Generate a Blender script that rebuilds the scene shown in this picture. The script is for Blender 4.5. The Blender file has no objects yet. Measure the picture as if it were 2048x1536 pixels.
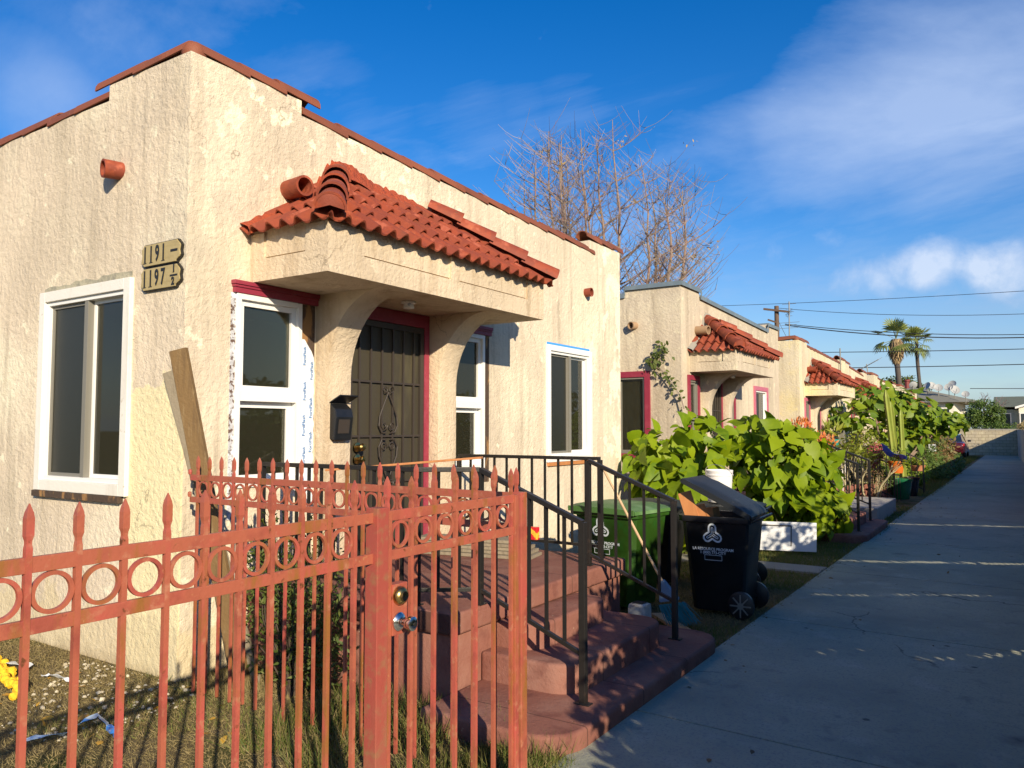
import bpy, bmesh, math, random
import numpy as np
from mathutils import Vector, Matrix
random.seed(7); RNG = np.random.default_rng(7)
SC = bpy.context.scene; COL = SC.collection
R = math.radians
# ---------------------------------------------------------------- camera
CAM_H = 1.8; YAW = R(33.1); PITCH = R(3.28); FPX = 1562.0
cd = bpy.data.cameras.new('camera'); cam = bpy.data.objects.new('camera', cd); COL.objects.link(cam)
cam.location = (0, 0, CAM_H); cam.rotation_euler = (R(90)+PITCH, 0, YAW)
cd.sensor_width = 36; cd.lens = FPX/2048*36; cd.clip_start = .05; cd.clip_end = 3000
SC.camera = cam
_f = Vector((-math.sin(YAW)*math.cos(PITCH), math.cos(YAW)*math.cos(PITCH), math.sin(PITCH)))
_r = Vector((math.cos(YAW), math.sin(YAW), 0)); _u = _r.cross(_f)
def at(px, py, x=None, y=None, z=None):
    """point of the photograph's pixel on the world plane x=, y= or z="""
    d = _f + _r*((px-1024)/FPX) + _u*((768-py)/FPX)
    if x is not None: t = x/d.x
    elif y is not None: t = y/d.y
    else: t = (z-CAM_H)/d.z
    return Vector((0, 0, CAM_H)) + d*t
# ---------------------------------------------------------------- mesh builder
class MB:
    def __init__(s): s.v = []; s.f = []
    def add(s, vs, fs):
        n = len(s.v); s.v += [tuple(v) for v in vs]; s.f += [tuple(i+n for i in f) for f in fs]; return s
    def box(s, a, b, M=None):
        x0, x1 = sorted((a[0], b[0])); y0, y1 = sorted((a[1], b[1])); z0, z1 = sorted((a[2], b[2]))
        vs = [(x0,y0,z0),(x1,y0,z0),(x1,y1,z0),(x0,y1,z0),(x0,y0,z1),(x1,y0,z1),(x1,y1,z1),(x0,y1,z1)]
        if M is not None: vs = [M @ Vector(v) for v in vs]
        return s.add(vs, [(0,3,2,1),(4,5,6,7),(0,1,5,4),(1,2,6,5),(2,3,7,6),(3,0,4,7)])
    def bar(s, p0, p1, w, h, up=(0,0,1)):
        p0 = Vector(p0); p1 = Vector(p1); d = (p1-p0); L = d.length; d.normalize()
        upv = Vector(up)
        if abs(d.dot(upv)) > .98: upv = Vector((0,1,0))
        sx = d.cross(upv).normalized(); sz = sx.cross(d)
        M = Matrix((sx, d, sz)).transposed().to_4x4(); M.translation = p0
        return s.box((-w/2,0,-h/2), (w/2,L,h/2), M)
    def ring(s, c, ax, r, n, ph=0):
        ax = Vector(ax).normalized(); t = Vector((0,0,1)) if abs(ax.z) < .9 else Vector((1,0,0))
        a = ax.cross(t).normalized(); b = ax.cross(a)
        return [Vector(c)+a*(r*math.cos(ph+2*math.pi*i/n))+b*(r*math.sin(ph+2*math.pi*i/n)) for i in range(n)]
    def tube(s, pts, rs, n=8, caps=True, ph=0):
        pts = [Vector(p) for p in pts]
        if not hasattr(rs, '__len__'): rs = [rs]*len(pts)
        base = len(s.v); prev = None
        for i, p in enumerate(pts):
            d = (pts[min(i+1, len(pts)-1)]-pts[max(i-1, 0)])
            if d.length < 1e-9: d = Vector((0,0,1))
            d.normalize()
            if prev is None:
                t = Vector((0,0,1)) if abs(d.z) < .9 else Vector((1,0,0)); a = d.cross(t).normalized()
            else: a = (prev - d*prev.dot(d)).normalized()
            prev = a; b = d.cross(a)
            for k in range(n):
                an = ph+2*math.pi*k/n; s.v.append(tuple(p+a*(rs[i]*math.cos(an))+b*(rs[i]*math.sin(an))))
        for i in range(len(pts)-1):
            for k in range(n):
                k2 = (k+1) % n; s.f.append((base+i*n+k, base+i*n+k2, base+(i+1)*n+k2, base+(i+1)*n+k))
        if caps:
            s.f.append(tuple(base+k for k in range(n))[::-1]); s.f.append(tuple(base+(len(pts)-1)*n+k for k in range(n)))
        return s
    def lathe(s, prof, c, ax=(0,0,1), n=16, ph=0):
        """prof: (radius, distance along axis) pairs from the point c"""
        ax = Vector(ax).normalized(); base = len(s.v)
        for r, h in prof:
            s.v += [tuple(v) for v in s.ring(Vector(c)+ax*h, ax, max(r, 1e-4), n, ph)]
        for i in range(len(prof)-1):
            for k in range(n):
                k2 = (k+1) % n; s.f.append((base+i*n+k, base+i*n+k2, base+(i+1)*n+k2, base+(i+1)*n+k))
        s.f.append(tuple(base+k for k in range(n))[::-1]); s.f.append(tuple(base+(len(prof)-1)*n+k for k in range(n)))
        return s
    def prism(s, poly, d):
        n = len(poly); d = Vector(d); vs = [Vector(p) for p in poly]
        return s.add(vs+[v+d for v in vs], [tuple(range(n))[::-1], tuple(range(n, 2*n))]+[(i, (i+1) % n, (i+1) % n+n, i+n) for i in range(n)])
    def torus(s, c, ax, r, t, n=20, m=6, sq=False):
        ax = Vector(ax).normalized(); R0 = s.ring((0,0,0), ax, 1, n); base = len(s.v)
        for u in R0:
            for j in range(m):
                an = 2*math.pi*(j+.5)/m; rr = t*(1.2 if sq else 1)
                s.v.append(tuple(Vector(c)+u*(r+rr*math.cos(an))+ax*(rr*math.sin(an))))
        for i in range(n):
            for j in range(m):
                s.f.append((base+i*m+j, base+((i+1) % n)*m+j, base+((i+1) % n)*m+(j+1) % m, base+i*m+(j+1) % m))
        return s
    def build(s, name, m, parent=None, bevel=0, smooth=False, loc=None, ang=35, recalc=True, seg=2):
        o = mk(name, s.v, s.f, m, parent, loc)
        if recalc or bevel:
            bm = bmesh.new(); bm.from_mesh(o.data)
            if recalc: bmesh.ops.recalc_face_normals(bm, faces=bm.faces)
            if bevel:
                es = [e for e in bm.edges if len(e.link_faces) == 2 and e.calc_face_angle(0) > R(ang)]
                bmesh.ops.bevel(bm, geom=es, offset=bevel, segments=seg, affect='EDGES', profile=.6, clamp_overlap=True)
            bm.to_mesh(o.data); bm.free()
        if smooth:
            o.data.polygons.foreach_set('use_smooth', [True]*len(o.data.polygons))
            try: o.data.set_sharp_from_angle(angle=R(40))
            except Exception: pass
        return o
def origin(o):
    """world position of a thing's base (parents carry no rotation while parts are made)"""
    v = Vector((0,0,0))
    while o is not None: v += o.location; o = o.parent
    return v
def mk(name, vs, fs, m, parent=None, loc=None):
    me = bpy.data.meshes.new(name); o = bpy.data.objects.new(name, me)
    if parent is not None: o.parent = parent; off = origin(parent)
    elif loc is not None: o.location = loc; off = Vector(loc)
    else: off = Vector((0,0,0))
    if isinstance(vs, np.ndarray):
        V = (vs-np.array(off)).astype(np.float32); F = np.asarray(fs, dtype=np.int32); k = F.shape[1]
        me.vertices.add(len(V)); me.vertices.foreach_set('co', V.ravel())
        me.loops.add(F.size); me.loops.foreach_set('vertex_index', F.ravel())
        me.polygons.add(len(F)); me.polygons.foreach_set('loop_start', np.arange(0, F.size, k, dtype=np.int32))
        me.update(calc_edges=True)
    else:
        me.from_pydata([(v[0]-off.x, v[1]-off.y, v[2]-off.z) for v in vs], [], fs)
    me.materials.append(m); COL.objects.link(o); return o
def tag(o, label=None, cat=None, group=None, kind=None):
    if label: o['label'] = label
    if cat: o['category'] = cat
    if group: o['group'] = group
    if kind: o['kind'] = kind
    return o
def thing(name, label, cat, loc=(0,0,0), group=None):
    o = bpy.data.objects.new(name, None); o.empty_display_size = .1; COL.objects.link(o); o.location = loc
    return tag(o, label, cat, group)
def structure(name, vs, fs, m): return tag(mk(name, vs, fs, m), kind='structure')
def copy_tree(o, parent=None):
    c = o.copy(); COL.objects.link(c); c.parent = parent
    for ch in list(o.children): copy_tree(ch, c)
    return c
def scatter(name, tv, tf, mats, locs, m, parent=None):
    """many small copies of one template as one mesh"""
    tv = np.asarray(tv, float); tf = np.asarray(tf, int)
    V = np.einsum('nij,vj->nvi', mats, tv)+locs[:, None, :]
    F = tf[None]+(np.arange(len(locs))*len(tv))[:, None, None]
    return mk(name, V.reshape(-1, 3), F.reshape(-1, tf.shape[1]), m, parent)
def frames(dirs, nrm, size):
    """rotation*scale matrices whose y axis is dirs and z axis leans to nrm"""
    d = dirs/np.linalg.norm(dirs, axis=1, keepdims=True)
    x = np.cross(d, nrm); x /= np.linalg.norm(x, axis=1, keepdims=True)+1e-9
    z = np.cross(x, d)
    return np.stack([x, d, z], axis=2)*np.asarray(size)[:, None, None]
# ---------------------------------------------------------------- materials
def nd(nt, t, **k):
    n = nt.nodes.new(t)
    for a, b in k.items():
        if a in n.inputs: n.inputs[a].default_value = b
        else: setattr(n, a, b)
    return n
def C4(c): return (c[0], c[1], c[2], 1)
def ramp(nt, fac, lo, hi):
    n = nd(nt, 'ShaderNodeMapRange'); n.inputs['From Min'].default_value = lo; n.inputs['From Max'].default_value = hi
    n.clamp = True; nt.links.new(fac, n.inputs['Value']); return n.outputs[0]
def noise(nt, vec, scale, detail=4, rough=.55, dist=0):
    n = nd(nt, 'ShaderNodeTexNoise'); n.inputs['Scale'].default_value = scale; n.inputs['Detail'].default_value = detail
    n.inputs['Roughness'].default_value = rough; n.inputs['Distortion'].default_value = dist; nt.links.new(vec, n.inputs['Vector']); return n.outputs['Fac']
def mixc(nt, fac, a, b, mode='MIX'):
    n = nd(nt, 'ShaderNodeMix', data_type='RGBA', blend_type=mode)
    if isinstance(fac, (int, float)): n.inputs[0].default_value = fac
    else: nt.links.new(fac, n.inputs[0])
    for i, c in ((6, a), (7, b)):
        if isinstance(c, (tuple, list)): n.inputs[i].default_value = C4(c)
        else: nt.links.new(c, n.inputs[i])
    return n.outputs[2]
def mth(nt, op, a, b=None, clamp=False):
    n = nd(nt, 'ShaderNodeMath', operation=op); n.use_clamp = clamp
    for i, c in enumerate((a, b)):
        if c is None: continue
        if isinstance(c, (int, float)): n.inputs[i].default_value = c
        else: nt.links.new(c, n.inputs[i])
    return n.outputs[0]
def mat(name, base, rough=.6, metal=0, var=(), bump=(), isl=None, spec=.5, transl=0, coat=0, hook=None, bdist=.01):
    """var: (colour, scale, lo, hi[, stretch]) noise patches over the base; bump: (scale, strength); isl: (colour, amount) per-piece tint"""
    m = bpy.data.materials.new(name); m.use_nodes = True; nt = m.node_tree
    bs = nt.nodes['Principled BSDF']; out = nt.nodes['Material Output']
    tc = nd(nt, 'ShaderNodeTexCoord').outputs['Object']
    rnd = nd(nt, 'ShaderNodeObjectInfo').outputs['Random']
    sh = nd(nt, 'ShaderNodeVectorMath', operation='ADD'); nt.links.new(tc, sh.inputs[0])
    cmb = nd(nt, 'ShaderNodeCombineXYZ'); r10 = mth(nt, 'MULTIPLY', rnd, 37.0)
    for i in range(3): nt.links.new(r10, cmb.inputs[i])
    nt.links.new(cmb.outputs[0], sh.inputs[1]); vec = sh.outputs[0]
    col = base
    if isl:
        g = nd(nt, 'ShaderNodeNewGeometry').outputs['Random Per Island']
        col = mixc(nt, mth(nt, 'MULTIPLY', g, isl[1]), col, isl[0])
    for v in var:
        vv = vec
        if len(v) > 4:
            mp = nd(nt, 'ShaderNodeMapping'); mp.inputs['Scale'].default_value = v[4]; nt.links.new(vec, mp.inputs['Vector']); vv = mp.outputs[0]
        col = mixc(nt, ramp(nt, noise(nt, vv, v[1], 5, .6), v[2], v[3]), col, v[0])
    if hook: col = hook(nt, tc, vec, col, bs)
    if isinstance(col, tuple): bs.inputs['Base Color'].default_value = C4(col)
    else: nt.links.new(col, bs.inputs['Base Color'])
    bs.inputs['Roughness'].default_value = rough; bs.inputs['Metallic'].default_value = metal
    bs.inputs['Specular IOR Level'].default_value = spec
    if coat: bs.inputs['Coat Weight'].default_value = coat
    if bump:
        hs = None
        for b in bump:
            n = mth(nt, 'MULTIPLY', noise(nt, vec, b[0], 5, .6, b[2] if len(b) > 2 else 0), b[1])
            hs = n if hs is None else mth(nt, 'ADD', hs, n)
        bp = nd(nt, 'ShaderNodeBump'); bp.inputs['Distance'].default_value = bdist; nt.links.new(hs, bp.inputs['Height'])
        nt.links.new(bp.outputs[0], bs.inputs['Normal'])
    if transl:
        tr = nd(nt, 'ShaderNodeBsdfTranslucent'); mx = nd(nt, 'ShaderNodeMixShader'); mx.inputs[0].default_value = transl
        if isinstance(col, tuple): tr.inputs[0].default_value = C4(col)
        else: nt.links.new(col, tr.inputs[0])
        nt.links.new(bs.outputs[0], mx.inputs[1]); nt.links.new(tr.outputs[0], mx.inputs[2]); nt.links.new(mx.outputs[0], out.inputs[0])
    return m
def sep(nt, vec):
    n = nd(nt, 'ShaderNodeSeparateXYZ'); nt.links.new(vec, n.inputs[0]); return n.outputs
def stucco(name, base, patch, stain, hand=False, rough_scale=22, extra=None):
    def hook(nt, tc, vec, col, bs):
        x, y, z = sep(nt, tc)
        if hand:   # a hand-painted cream area near the front corner, low on the wall
            n1 = noise(nt, tc, 2.6, 5, .6)
            a = ramp(nt, mth(nt, 'ADD', mth(nt, 'MULTIPLY', z, -1), mth(nt, 'MULTIPLY', n1, .9)), -1.72, -1.70)
            b = ramp(nt, mth(nt, 'ADD', x, mth(nt, 'MULTIPLY', n1, .5)), -.44, -.42)
            c = ramp(nt, mth(nt, 'MULTIPLY', y, -1), -.02, -.01)
            col = mixc(nt, mth(nt, 'MULTIPLY', mth(nt, 'MULTIPLY', a, b), mth(nt, 'MULTIPLY', c, .85)), col, (.80,.70,.42))
            # bare patches along the top near the corner and on the far end
            n2 = noise(nt, tc, 2.2, 7, .62)
            e1 = ramp(nt, mth(nt, 'ADD', mth(nt, 'MULTIPLY', n2, 2.2), mth(nt, 'MULTIPLY', z, .35)), 2.78, 2.83)
            col = mixc(nt, mth(nt, 'MULTIPLY', e1, ramp(nt, y, .02, .05)), col, (.88,.82,.60))
            gs = mth(nt, 'MULTIPLY', ramp(nt, noise(nt, tc, 1.1, 6, .65), .48, .72), mth(nt, 'MULTIPLY', ramp(nt, mth(nt, 'ABSOLUTE', mth(nt, 'ADD', x, y)), 1.5, .2), ramp(nt, z, 1.5, 3.4))); col = mixc(nt, mth(nt, 'MULTIPLY', gs, .8), col, (.42,.37,.30))
            e2 = ramp(nt, mth(nt, 'ADD', mth(nt, 'MULTIPLY', n2, 1.8), mth(nt, 'MULTIPLY', y, .3)), 3.06, 3.10)
            col = mixc(nt, mth(nt, 'MULTIPLY', e2, .8), col, (.86,.80,.62))
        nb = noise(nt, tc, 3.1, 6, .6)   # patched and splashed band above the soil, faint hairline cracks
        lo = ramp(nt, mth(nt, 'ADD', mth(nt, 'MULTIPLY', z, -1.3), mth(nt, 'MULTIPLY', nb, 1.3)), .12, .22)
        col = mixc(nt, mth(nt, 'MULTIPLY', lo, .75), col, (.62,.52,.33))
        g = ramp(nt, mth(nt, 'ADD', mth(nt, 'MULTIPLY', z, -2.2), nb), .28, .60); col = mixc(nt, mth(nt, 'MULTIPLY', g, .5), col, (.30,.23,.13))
        vo = nd(nt, 'ShaderNodeTexVoronoi'); vo.feature = 'DISTANCE_TO_EDGE'; vo.inputs['Scale'].default_value = .55
        dd = nd(nt, 'ShaderNodeVectorMath', operation='ADD'); nt.links.new(tc, dd.inputs[0]); n4 = nd(nt, 'ShaderNodeTexNoise'); n4.inputs['Scale'].default_value = 1.6; n4.inputs['Detail'].default_value = 7; nt.links.new(tc, n4.inputs['Vector']); nt.links.new(n4.outputs['Color'], dd.inputs[1]); nt.links.new(dd.outputs[0], vo.inputs['Vector'])
        ck = mth(nt, 'MULTIPLY', ramp(nt, vo.outputs['Distance'], .0035, .001), ramp(nt, noise(nt, tc, .8, 2), .50, .56)); col = mixc(nt, mth(nt, 'MULTIPLY', ck, .5), col, (.20,.15,.10))
        if extra: col = extra(nt, tc, col)
        return col
    return mat(name, base, .92, var=((patch, 1.1, .45, .7), (tuple(c*.80 for c in base), .75, .42, .68),  (stain, 1.5, .50, .78, (2.4,2.4,.20)), (tuple(c*.8 for c in stain), 5, .58, .82, (1.5,1.5,.10)), (patch, 5, .62, .66), (tuple(c*.86 for c in base), 14, .5, .75)),
               bump=((rough_scale, 1.3, .25), (rough_scale*.4, .7, .2), (95, .35)), spec=.15, hook=hook, bdist=.0115 if hand else .010)
STUCCO1 = stucco('stucco_peach', (.72,.61,.465), (.80,.73,.55), (.44,.37,.27), hand=True, rough_scale=22)
STUCCO2 = stucco('stucco_grey_cream', (.60,.51,.39), (.70,.62,.45), (.37,.30,.22))
STUCCO3 = stucco('stucco_pale', (.72,.63,.46), (.72,.61,.34), (.46,.38,.26))
HOODST = stucco('stucco_hood', (.70,.57,.41), (.66,.55,.40), (.38,.27,.16), rough_scale=30)
TILE = mat('terracotta', (.31,.058,.024), .68, var=(((.17,.045,.022), 3, .48, .75), ((.40,.105,.045), 9, .58, .75), ((.22,.048,.026), 5.6, .47, .56), ((.38,.10,.055), 4.3, .57, .63), ((.12,.075,.05), 22, .66, .74), ((.10,.05,.035), 1.3, .66, .8)), bump=((60, .3), (8, .3)), isl=((.24,.06,.03), .7), spec=.35)
CAPT = mat('terracotta_coping', (.27,.085,.04), .66, var=(((.13,.05,.03), 3, .5, .8), ((.36,.14,.07), 12, .6, .8)), bump=((60, .3),), isl=((.18,.06,.035), .8), spec=.35)
MORTAR = mat('painted_mortar', (.42,.07,.022), .8, var=(((.25,.04,.02), 14, .5, .7),), bump=((28, 1.5),), bdist=.03)
METALCAP = mat('sheet_metal_coping', (.19,.24,.27), .5, .3, var=(((.30,.36,.38), 4, .5, .8),))
MAGENTA = mat('magenta_paint', (.27,.028,.055), .5, var=(((.34,.06,.09), 7, .5, .8),), bump=((30, .3),))
PINK = mat('pink_paint', (.50,.14,.20), .5, var=(((.40,.09,.14), 7, .5, .8),), bump=((30, .3),))
VINYL = mat('white_vinyl', (.80,.79,.76), .35, var=(((.66,.64,.58), 5, .62, .85),))
WHITEWOOD = mat('white_painted_wood', (.78,.75,.68), .5, var=(((.60,.56,.47), 4, .55, .8, (1,1,.2)), ((.52,.46,.36), 12, .66, .72)), bump=((40, .3),))
SCREENF = mat('grey_sash', (.20,.19,.16), .5)
REDM = mat('red_iron_paint', (.37,.105,.060), .45, var=(((.42,.085,.065), 3, .48, .66), ((.24,.055,.04), 7, .5, .75), ((.42,.17,.10), 19, .58, .7), ((.27,.11,.03), 9, .54, .66, (1,1,.3)), ((.14,.05,.02), 26, .64, .70), ((.42,.20,.09), 30, .66, .74)), bump=((50, .35),), spec=.45, bdist=.004)
REDM2 = mat('faded_red_iron_paint', (.30,.115,.07), .5, var=(((.33,.07,.05), 1.6, .5, .6, (1,1,.3)), ((.26,.15,.07), 20, .5, .8)), bump=((50, .3),), bdist=.004)
BLACKM = mat('black_iron_paint', (.018,.016,.014), .42, var=(((.055,.035,.025), 11, .6, .75),), bump=((60, .3),), bdist=.004)
def step_hook(nt, tc, vec, col, bs):   # tooled joints across the treads and a grubby lower edge
    x, y, z = sep(nt, tc); k = mth(nt, 'FRACT', mth(nt, 'MULTIPLY', mth(nt, 'ADD', y, 20.31), 1/.78))
    j = ramp(nt, mth(nt, 'ABSOLUTE', mth(nt, 'SUBTRACT', k, .5)), .008, .004)
    col = mixc(nt, mth(nt, 'MULTIPLY', j, .75), col, (.05,.025,.02))
    d = mth(nt, 'MULTIPLY', ramp(nt, z, .12, .0), ramp(nt, noise(nt, tc, 5, 5), .35, .7)); return mixc(nt, mth(nt, 'MULTIPLY', d, .6), col, (.09,.06,.04))
STEPM = mat('worn_red_concrete', (.25,.105,.078), .8, hook=step_hook, var=(((.32,.17,.13), 2.2, .45, .75), ((.15,.055,.045), 6, .52, .8), ((.42,.30,.22), 19, .69, .74)), bump=((45, .5), (9, .4)), spec=.25)
STEPG = mat('bare_concrete', (.30,.28,.24), .85, var=(((.22,.2,.17), 3, .5, .8),), bump=((50, .5),))
BRONZE = mat('dark_security_door', (.045,.035,.028), .5, .0)
MESHSC = mat('door_screen', (.050,.042,.026), .55, var=(((.11,.095,.05), 2.2, .5, .7, (1,1,.3)),), bump=((300, .2),))
BRASS = mat('worn_brass', (.50,.34,.12), .28, 1); CHROME = mat('chrome', (.62,.60,.57), .18, 1)
DARK = mat('dark_void', (.012,.011,.01), .9)
ROOM = mat('room_plaster', (.42,.38,.28), .9)
CURTAIN = mat('curtain', (.42,.40,.34), .9, var=(((.25,.25,.20), 9, .4, .7, (1,1,.05)),))
ROOFING = mat('flat_roofing', (.2,.2,.2), .9)
GREENP = mat('green_bin_plastic', (.024,.070,.007), .42, var=(((.05,.16,.03), 3, .5, .8), ((.02,.09,.012), 10, .5, .7)), bump=((200, .1),), spec=.5)
GREENLID = mat('green_lid_plastic', (.075,.17,.045), .5, var=(((.20,.34,.16), 3, .5, .75), ((.5,.55,.45), 22, .72, .75)), bump=((150, .2),))
BLACKP = mat('black_bin_plastic', (.010,.011,.013), .38, var=(((.018,.018,.02), 6, .5, .8),), bump=((200, .1),))
GREYP = mat('dark_lid_plastic', (.016,.019,.021), .5, var=(((.08,.085,.08), 4, .60, .78),), bump=((100, .2),))
PRINT = mat('printed_white', (.62,.68,.74), .6)
PRINTBLUE = mat('printed_blue', (.03,.19,.50), .6)
WOODB = mat('weathered_brown_board', (.19,.115,.045), .8, var=(((.10,.06,.03), 3, .5, .8, (8,8,1)), ((.28,.2,.10), 7, .55, .8, (6,6,.6))), bump=((30, .6),))
WOODG = mat('grey_weathered_board', (.27,.225,.16), .85, var=(((.15,.12,.08), 3, .5, .8, (8,8,1)),), bump=((30, .6),))
WOODO = mat('orange_laminate_board', (.52,.22,.08), .5, var=(((.40,.15,.05), 3, .45, .8, (6,6,1)),))
WOODN = mat('pale_pine', (.55,.38,.22), .7, var=(((.42,.25,.13), 3, .5, .8, (8,8,1)),))
PANELW = mat('white_panel_door_paint', (.70,.72,.74), .5, var=(((.55,.56,.56), 3, .55, .8), ((.16,.13,.11), 9, .74, .76)), bump=((20, .2),))
BUCKET = mat('white_bucket_plastic', (.80,.78,.75), .45, var=(((.30,.32,.38), 8, .66, .70),))
WRAP = mat('flashing_sheet', (.74,.78,.82), .45, bump=((18, 1.0),), var=(((.60,.68,.76), 4, .5, .8),))
SIGNW = mat('carved_sign_wood', (.42,.33,.15), .55, var=(((.33,.25,.10), 3, .5, .8, (1,1,9)),), bump=((20, .4),), coat=.2)
SIGNB = mat('sign_edge_black', (.02,.018,.015), .5)
BARK = mat('pale_bark', (.27,.20,.15), .9, var=(((.14,.09,.08), 3, .5, .8), ((.24,.11,.12), 7, .5, .7)), bump=((30, .6),))
TWIG = mat('red_brown_twig', (.21,.135,.12), .85, var=(((.30,.25,.20), .7, .40, .55),))
BIGLEAF = mat('lime_leaf', (.265,.345,.006), .5, isl=((.11,.20,.006), .95), var=(((.27,.37,.012), 6, .5, .8), ((.36,.33,.04), 2.2, .66, .74)), transl=.34, spec=.28)
BIGLEAF2 = mat('tree_leaf', (.24,.31,.012), .5, isl=((.08,.17,.02), .9), transl=.33, spec=.35)
SHRUBL = mat('dark_shrub_leaf', (.07,.115,.02), .6, isl=((.15,.17,.03), .9), transl=.3)
HEDGEL = mat('hedge_leaf', (.06,.12,.018), .6, isl=((.13,.19,.03), .9), transl=.3)
YELLOWL = mat('yellow_green_leaf', (.30,.32,.03), .6, isl=((.16,.22,.02), .9), transl=.35)
GRASS = mat('grass_blades', (.13,.17,.03), .7, isl=((.26,.20,.08), 1.0), transl=.25)
GRASSG = mat('green_grass_blades', (.085,.15,.02), .65, isl=((.22,.19,.05), 1.0), transl=.3)
DRYG = mat('dry_grass_blades', (.36,.28,.13), .8, isl=((.16,.13,.045), 1.0), transl=.2)
# ---------------------------------------------------------------- world, sun
LD = Vector((-.738, .573, -.356)).normalized()
w = bpy.data.worlds.new('World'); SC.world = w; w.use_nodes = True; nt = w.node_tree
bg = nt.nodes['Background']; sky = nd(nt, 'ShaderNodeTexSky', sky_type='NISHITA')
sky.sun_disc = False; sky.sun_elevation = R(20.9); sky.sun_rotation = math.atan2(-LD.x, -LD.y); sky.altitude = 50; sky.air_density = 1.0; sky.dust_density = .4; sky.ozone_density = 3.0
hs = nd(nt, 'ShaderNodeHueSaturation'); hs.inputs['Hue'].default_value = .512; hs.inputs['Saturation'].default_value = 1.40; hs.inputs['Value'].default_value = 1.0
nt.links.new(sky.outputs[0], hs.inputs['Color'])
dv = nd(nt, 'ShaderNodeTexCoord').outputs['Generated']
x, y, z = sep(nt, dv)
def dirn(px, py): return (at(px, py, z=CAM_H+1)-Vector((0,0,CAM_H))).normalized() if py < 850 else None
def blob(px, py, r0, r1):   # a cloud bank round one direction of the sky
    d = dirn(px, py); n = nd(nt, 'ShaderNodeVectorMath', operation='DOT_PRODUCT'); nt.links.new(dv, n.inputs[0]); n.inputs[1].default_value = d
    return ramp(nt, n.outputs['Value'], math.cos(R(r0)), math.cos(R(r1)))
def mul(a, b): return mth(nt, 'MULTIPLY', a, b)
def add(a, b, c=True): return mth(nt, 'ADD', a, b, c)
# clouds lie on a flat layer overhead: directions divided by their height
zi = mth(nt, 'ADD', mth(nt, 'MAXIMUM', z, 0.0), .16); cxy = nd(nt, 'ShaderNodeCombineXYZ')
nt.links.new(mth(nt, 'DIVIDE', x, zi), cxy.inputs[0]); nt.links.new(mth(nt, 'DIVIDE', y, zi), cxy.inputs[1]); lay = cxy.outputs[0]
def lmap(rot, sc, loc=(0,0,0)):
    m = nd(nt, 'ShaderNodeMapping'); m.inputs['Rotation'].default_value = (0,0,R(rot)); m.inputs['Scale'].default_value = sc; m.inputs['Location'].default_value = loc; nt.links.new(lay, m.inputs['Vector']); return m.outputs[0]
n1 = noise(nt, lmap(-20, (.55, 1.5, 1)), 1.2, 9, .62, .35)      # long thin veils
n2 = noise(nt, lmap(15, (.8, 1.1, 1), (3,1,0)), 1.0, 9, .60, .25)   # broad soft banks
n3 = noise(nt, dv, 16, 8, .62, .2)                               # cauliflower edges low down
def cloud(mask, n, k, lo, hi): return ramp(nt, mth(nt, 'ADD', mask, mul(mth(nt, 'SUBTRACT', n, .5), k)), lo, hi)
def masks(lst):
    t = None
    for px, py, r0, k in lst:
        b = mul(blob(px, py, r0, r0*.12), k); t = b if t is None else add(t, b, False)
    return t
bank = cloud(masks(((2010, 120, 15, .60), (1830, 200, 10, .34), (2046, 290, 8, .36), (1680, 330, 10, .22), (1540, 260, 8, .12))), n2, 3.0, .14, 1.15)
veil = cloud(masks(((120, 60, 6, .42), (200, 140, 4, .3), (30, 195, 4.5, .62), (110, 230, 3.5, .4), (620, 170, 5, .30), (760, 230, 4, .25), (960, 225, 4.5, .38), (1120, 190, 4, .28), (1500, 420, 7, .15))), n1, 2.4, .20, 1.25)
cum = cloud(masks(((1850, 520, 2.2, .75), (1800, 545, 2.2, .55), (1905, 545, 2.6, .7), (1990, 535, 2.2, .72), (2046, 550, 3, .7), (1730, 560, 2.4, .5), (1660, 470, 1.3, .45), (1550, 512, 1.2, .4), (1620, 570, 2, .3))), n3, 1.9, .32, 1.25)
low = mul(ramp(nt, z, .26, .05), ramp(nt, noise(nt, lmap(5, (.35, .35, 1)), 1.4, 8, .6, .3), .44, .62))
cl = add(add(mul(bank, .66), mul(veil, .40)), add(mul(low, .42), add(mul(cum, .45), mul(ramp(nt, n1, .52, .85), .08))))
hz = mth(nt, 'MULTIPLY', ramp(nt, z, .24, -.02), .62)
cc = mixc(nt, ramp(nt, z, .03, .30), (2.0, 2.7, 4.2), (3.9, 4.8, 6.6))
s1 = mixc(nt, hz, hs.outputs[0], (2.0, 2.75, 4.3))
s2 = mixc(nt, mth(nt, 'MULTIPLY', cl, .9), s1, cc)
s3 = mixc(nt, mth(nt, 'MULTIPLY', mul(cum, cum), .45), s2, (6.6, 6.9, 7.4))
nt.links.new(s3, bg.inputs['Color']); bg.inputs['Strength'].default_value = .115
sl = bpy.data.lights.new('sun', 'SUN'); sl.energy = 5.0; sl.angle = R(.5); sl.color = (1, .86, .64)
so = bpy.data.objects.new('sun', sl); COL.objects.link(so); so.rotation_euler = LD.to_track_quat('-Z', 'Y').to_euler(); so.location = (20, -20, 20)
SC.view_settings.view_transform = 'Standard'; SC.view_settings.look = 'None'; SC.view_settings.gamma = 1; SC.view_settings.exposure = 0.42
SC.cycles.use_denoising = True; SC.cycles.max_bounces = 6; SC.cycles.transparent_max_bounces = 12
SC.cycles.caustics_reflective = False; SC.cycles.caustics_refractive = False; SC.cycles.sample_clamp_indirect = 6
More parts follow.
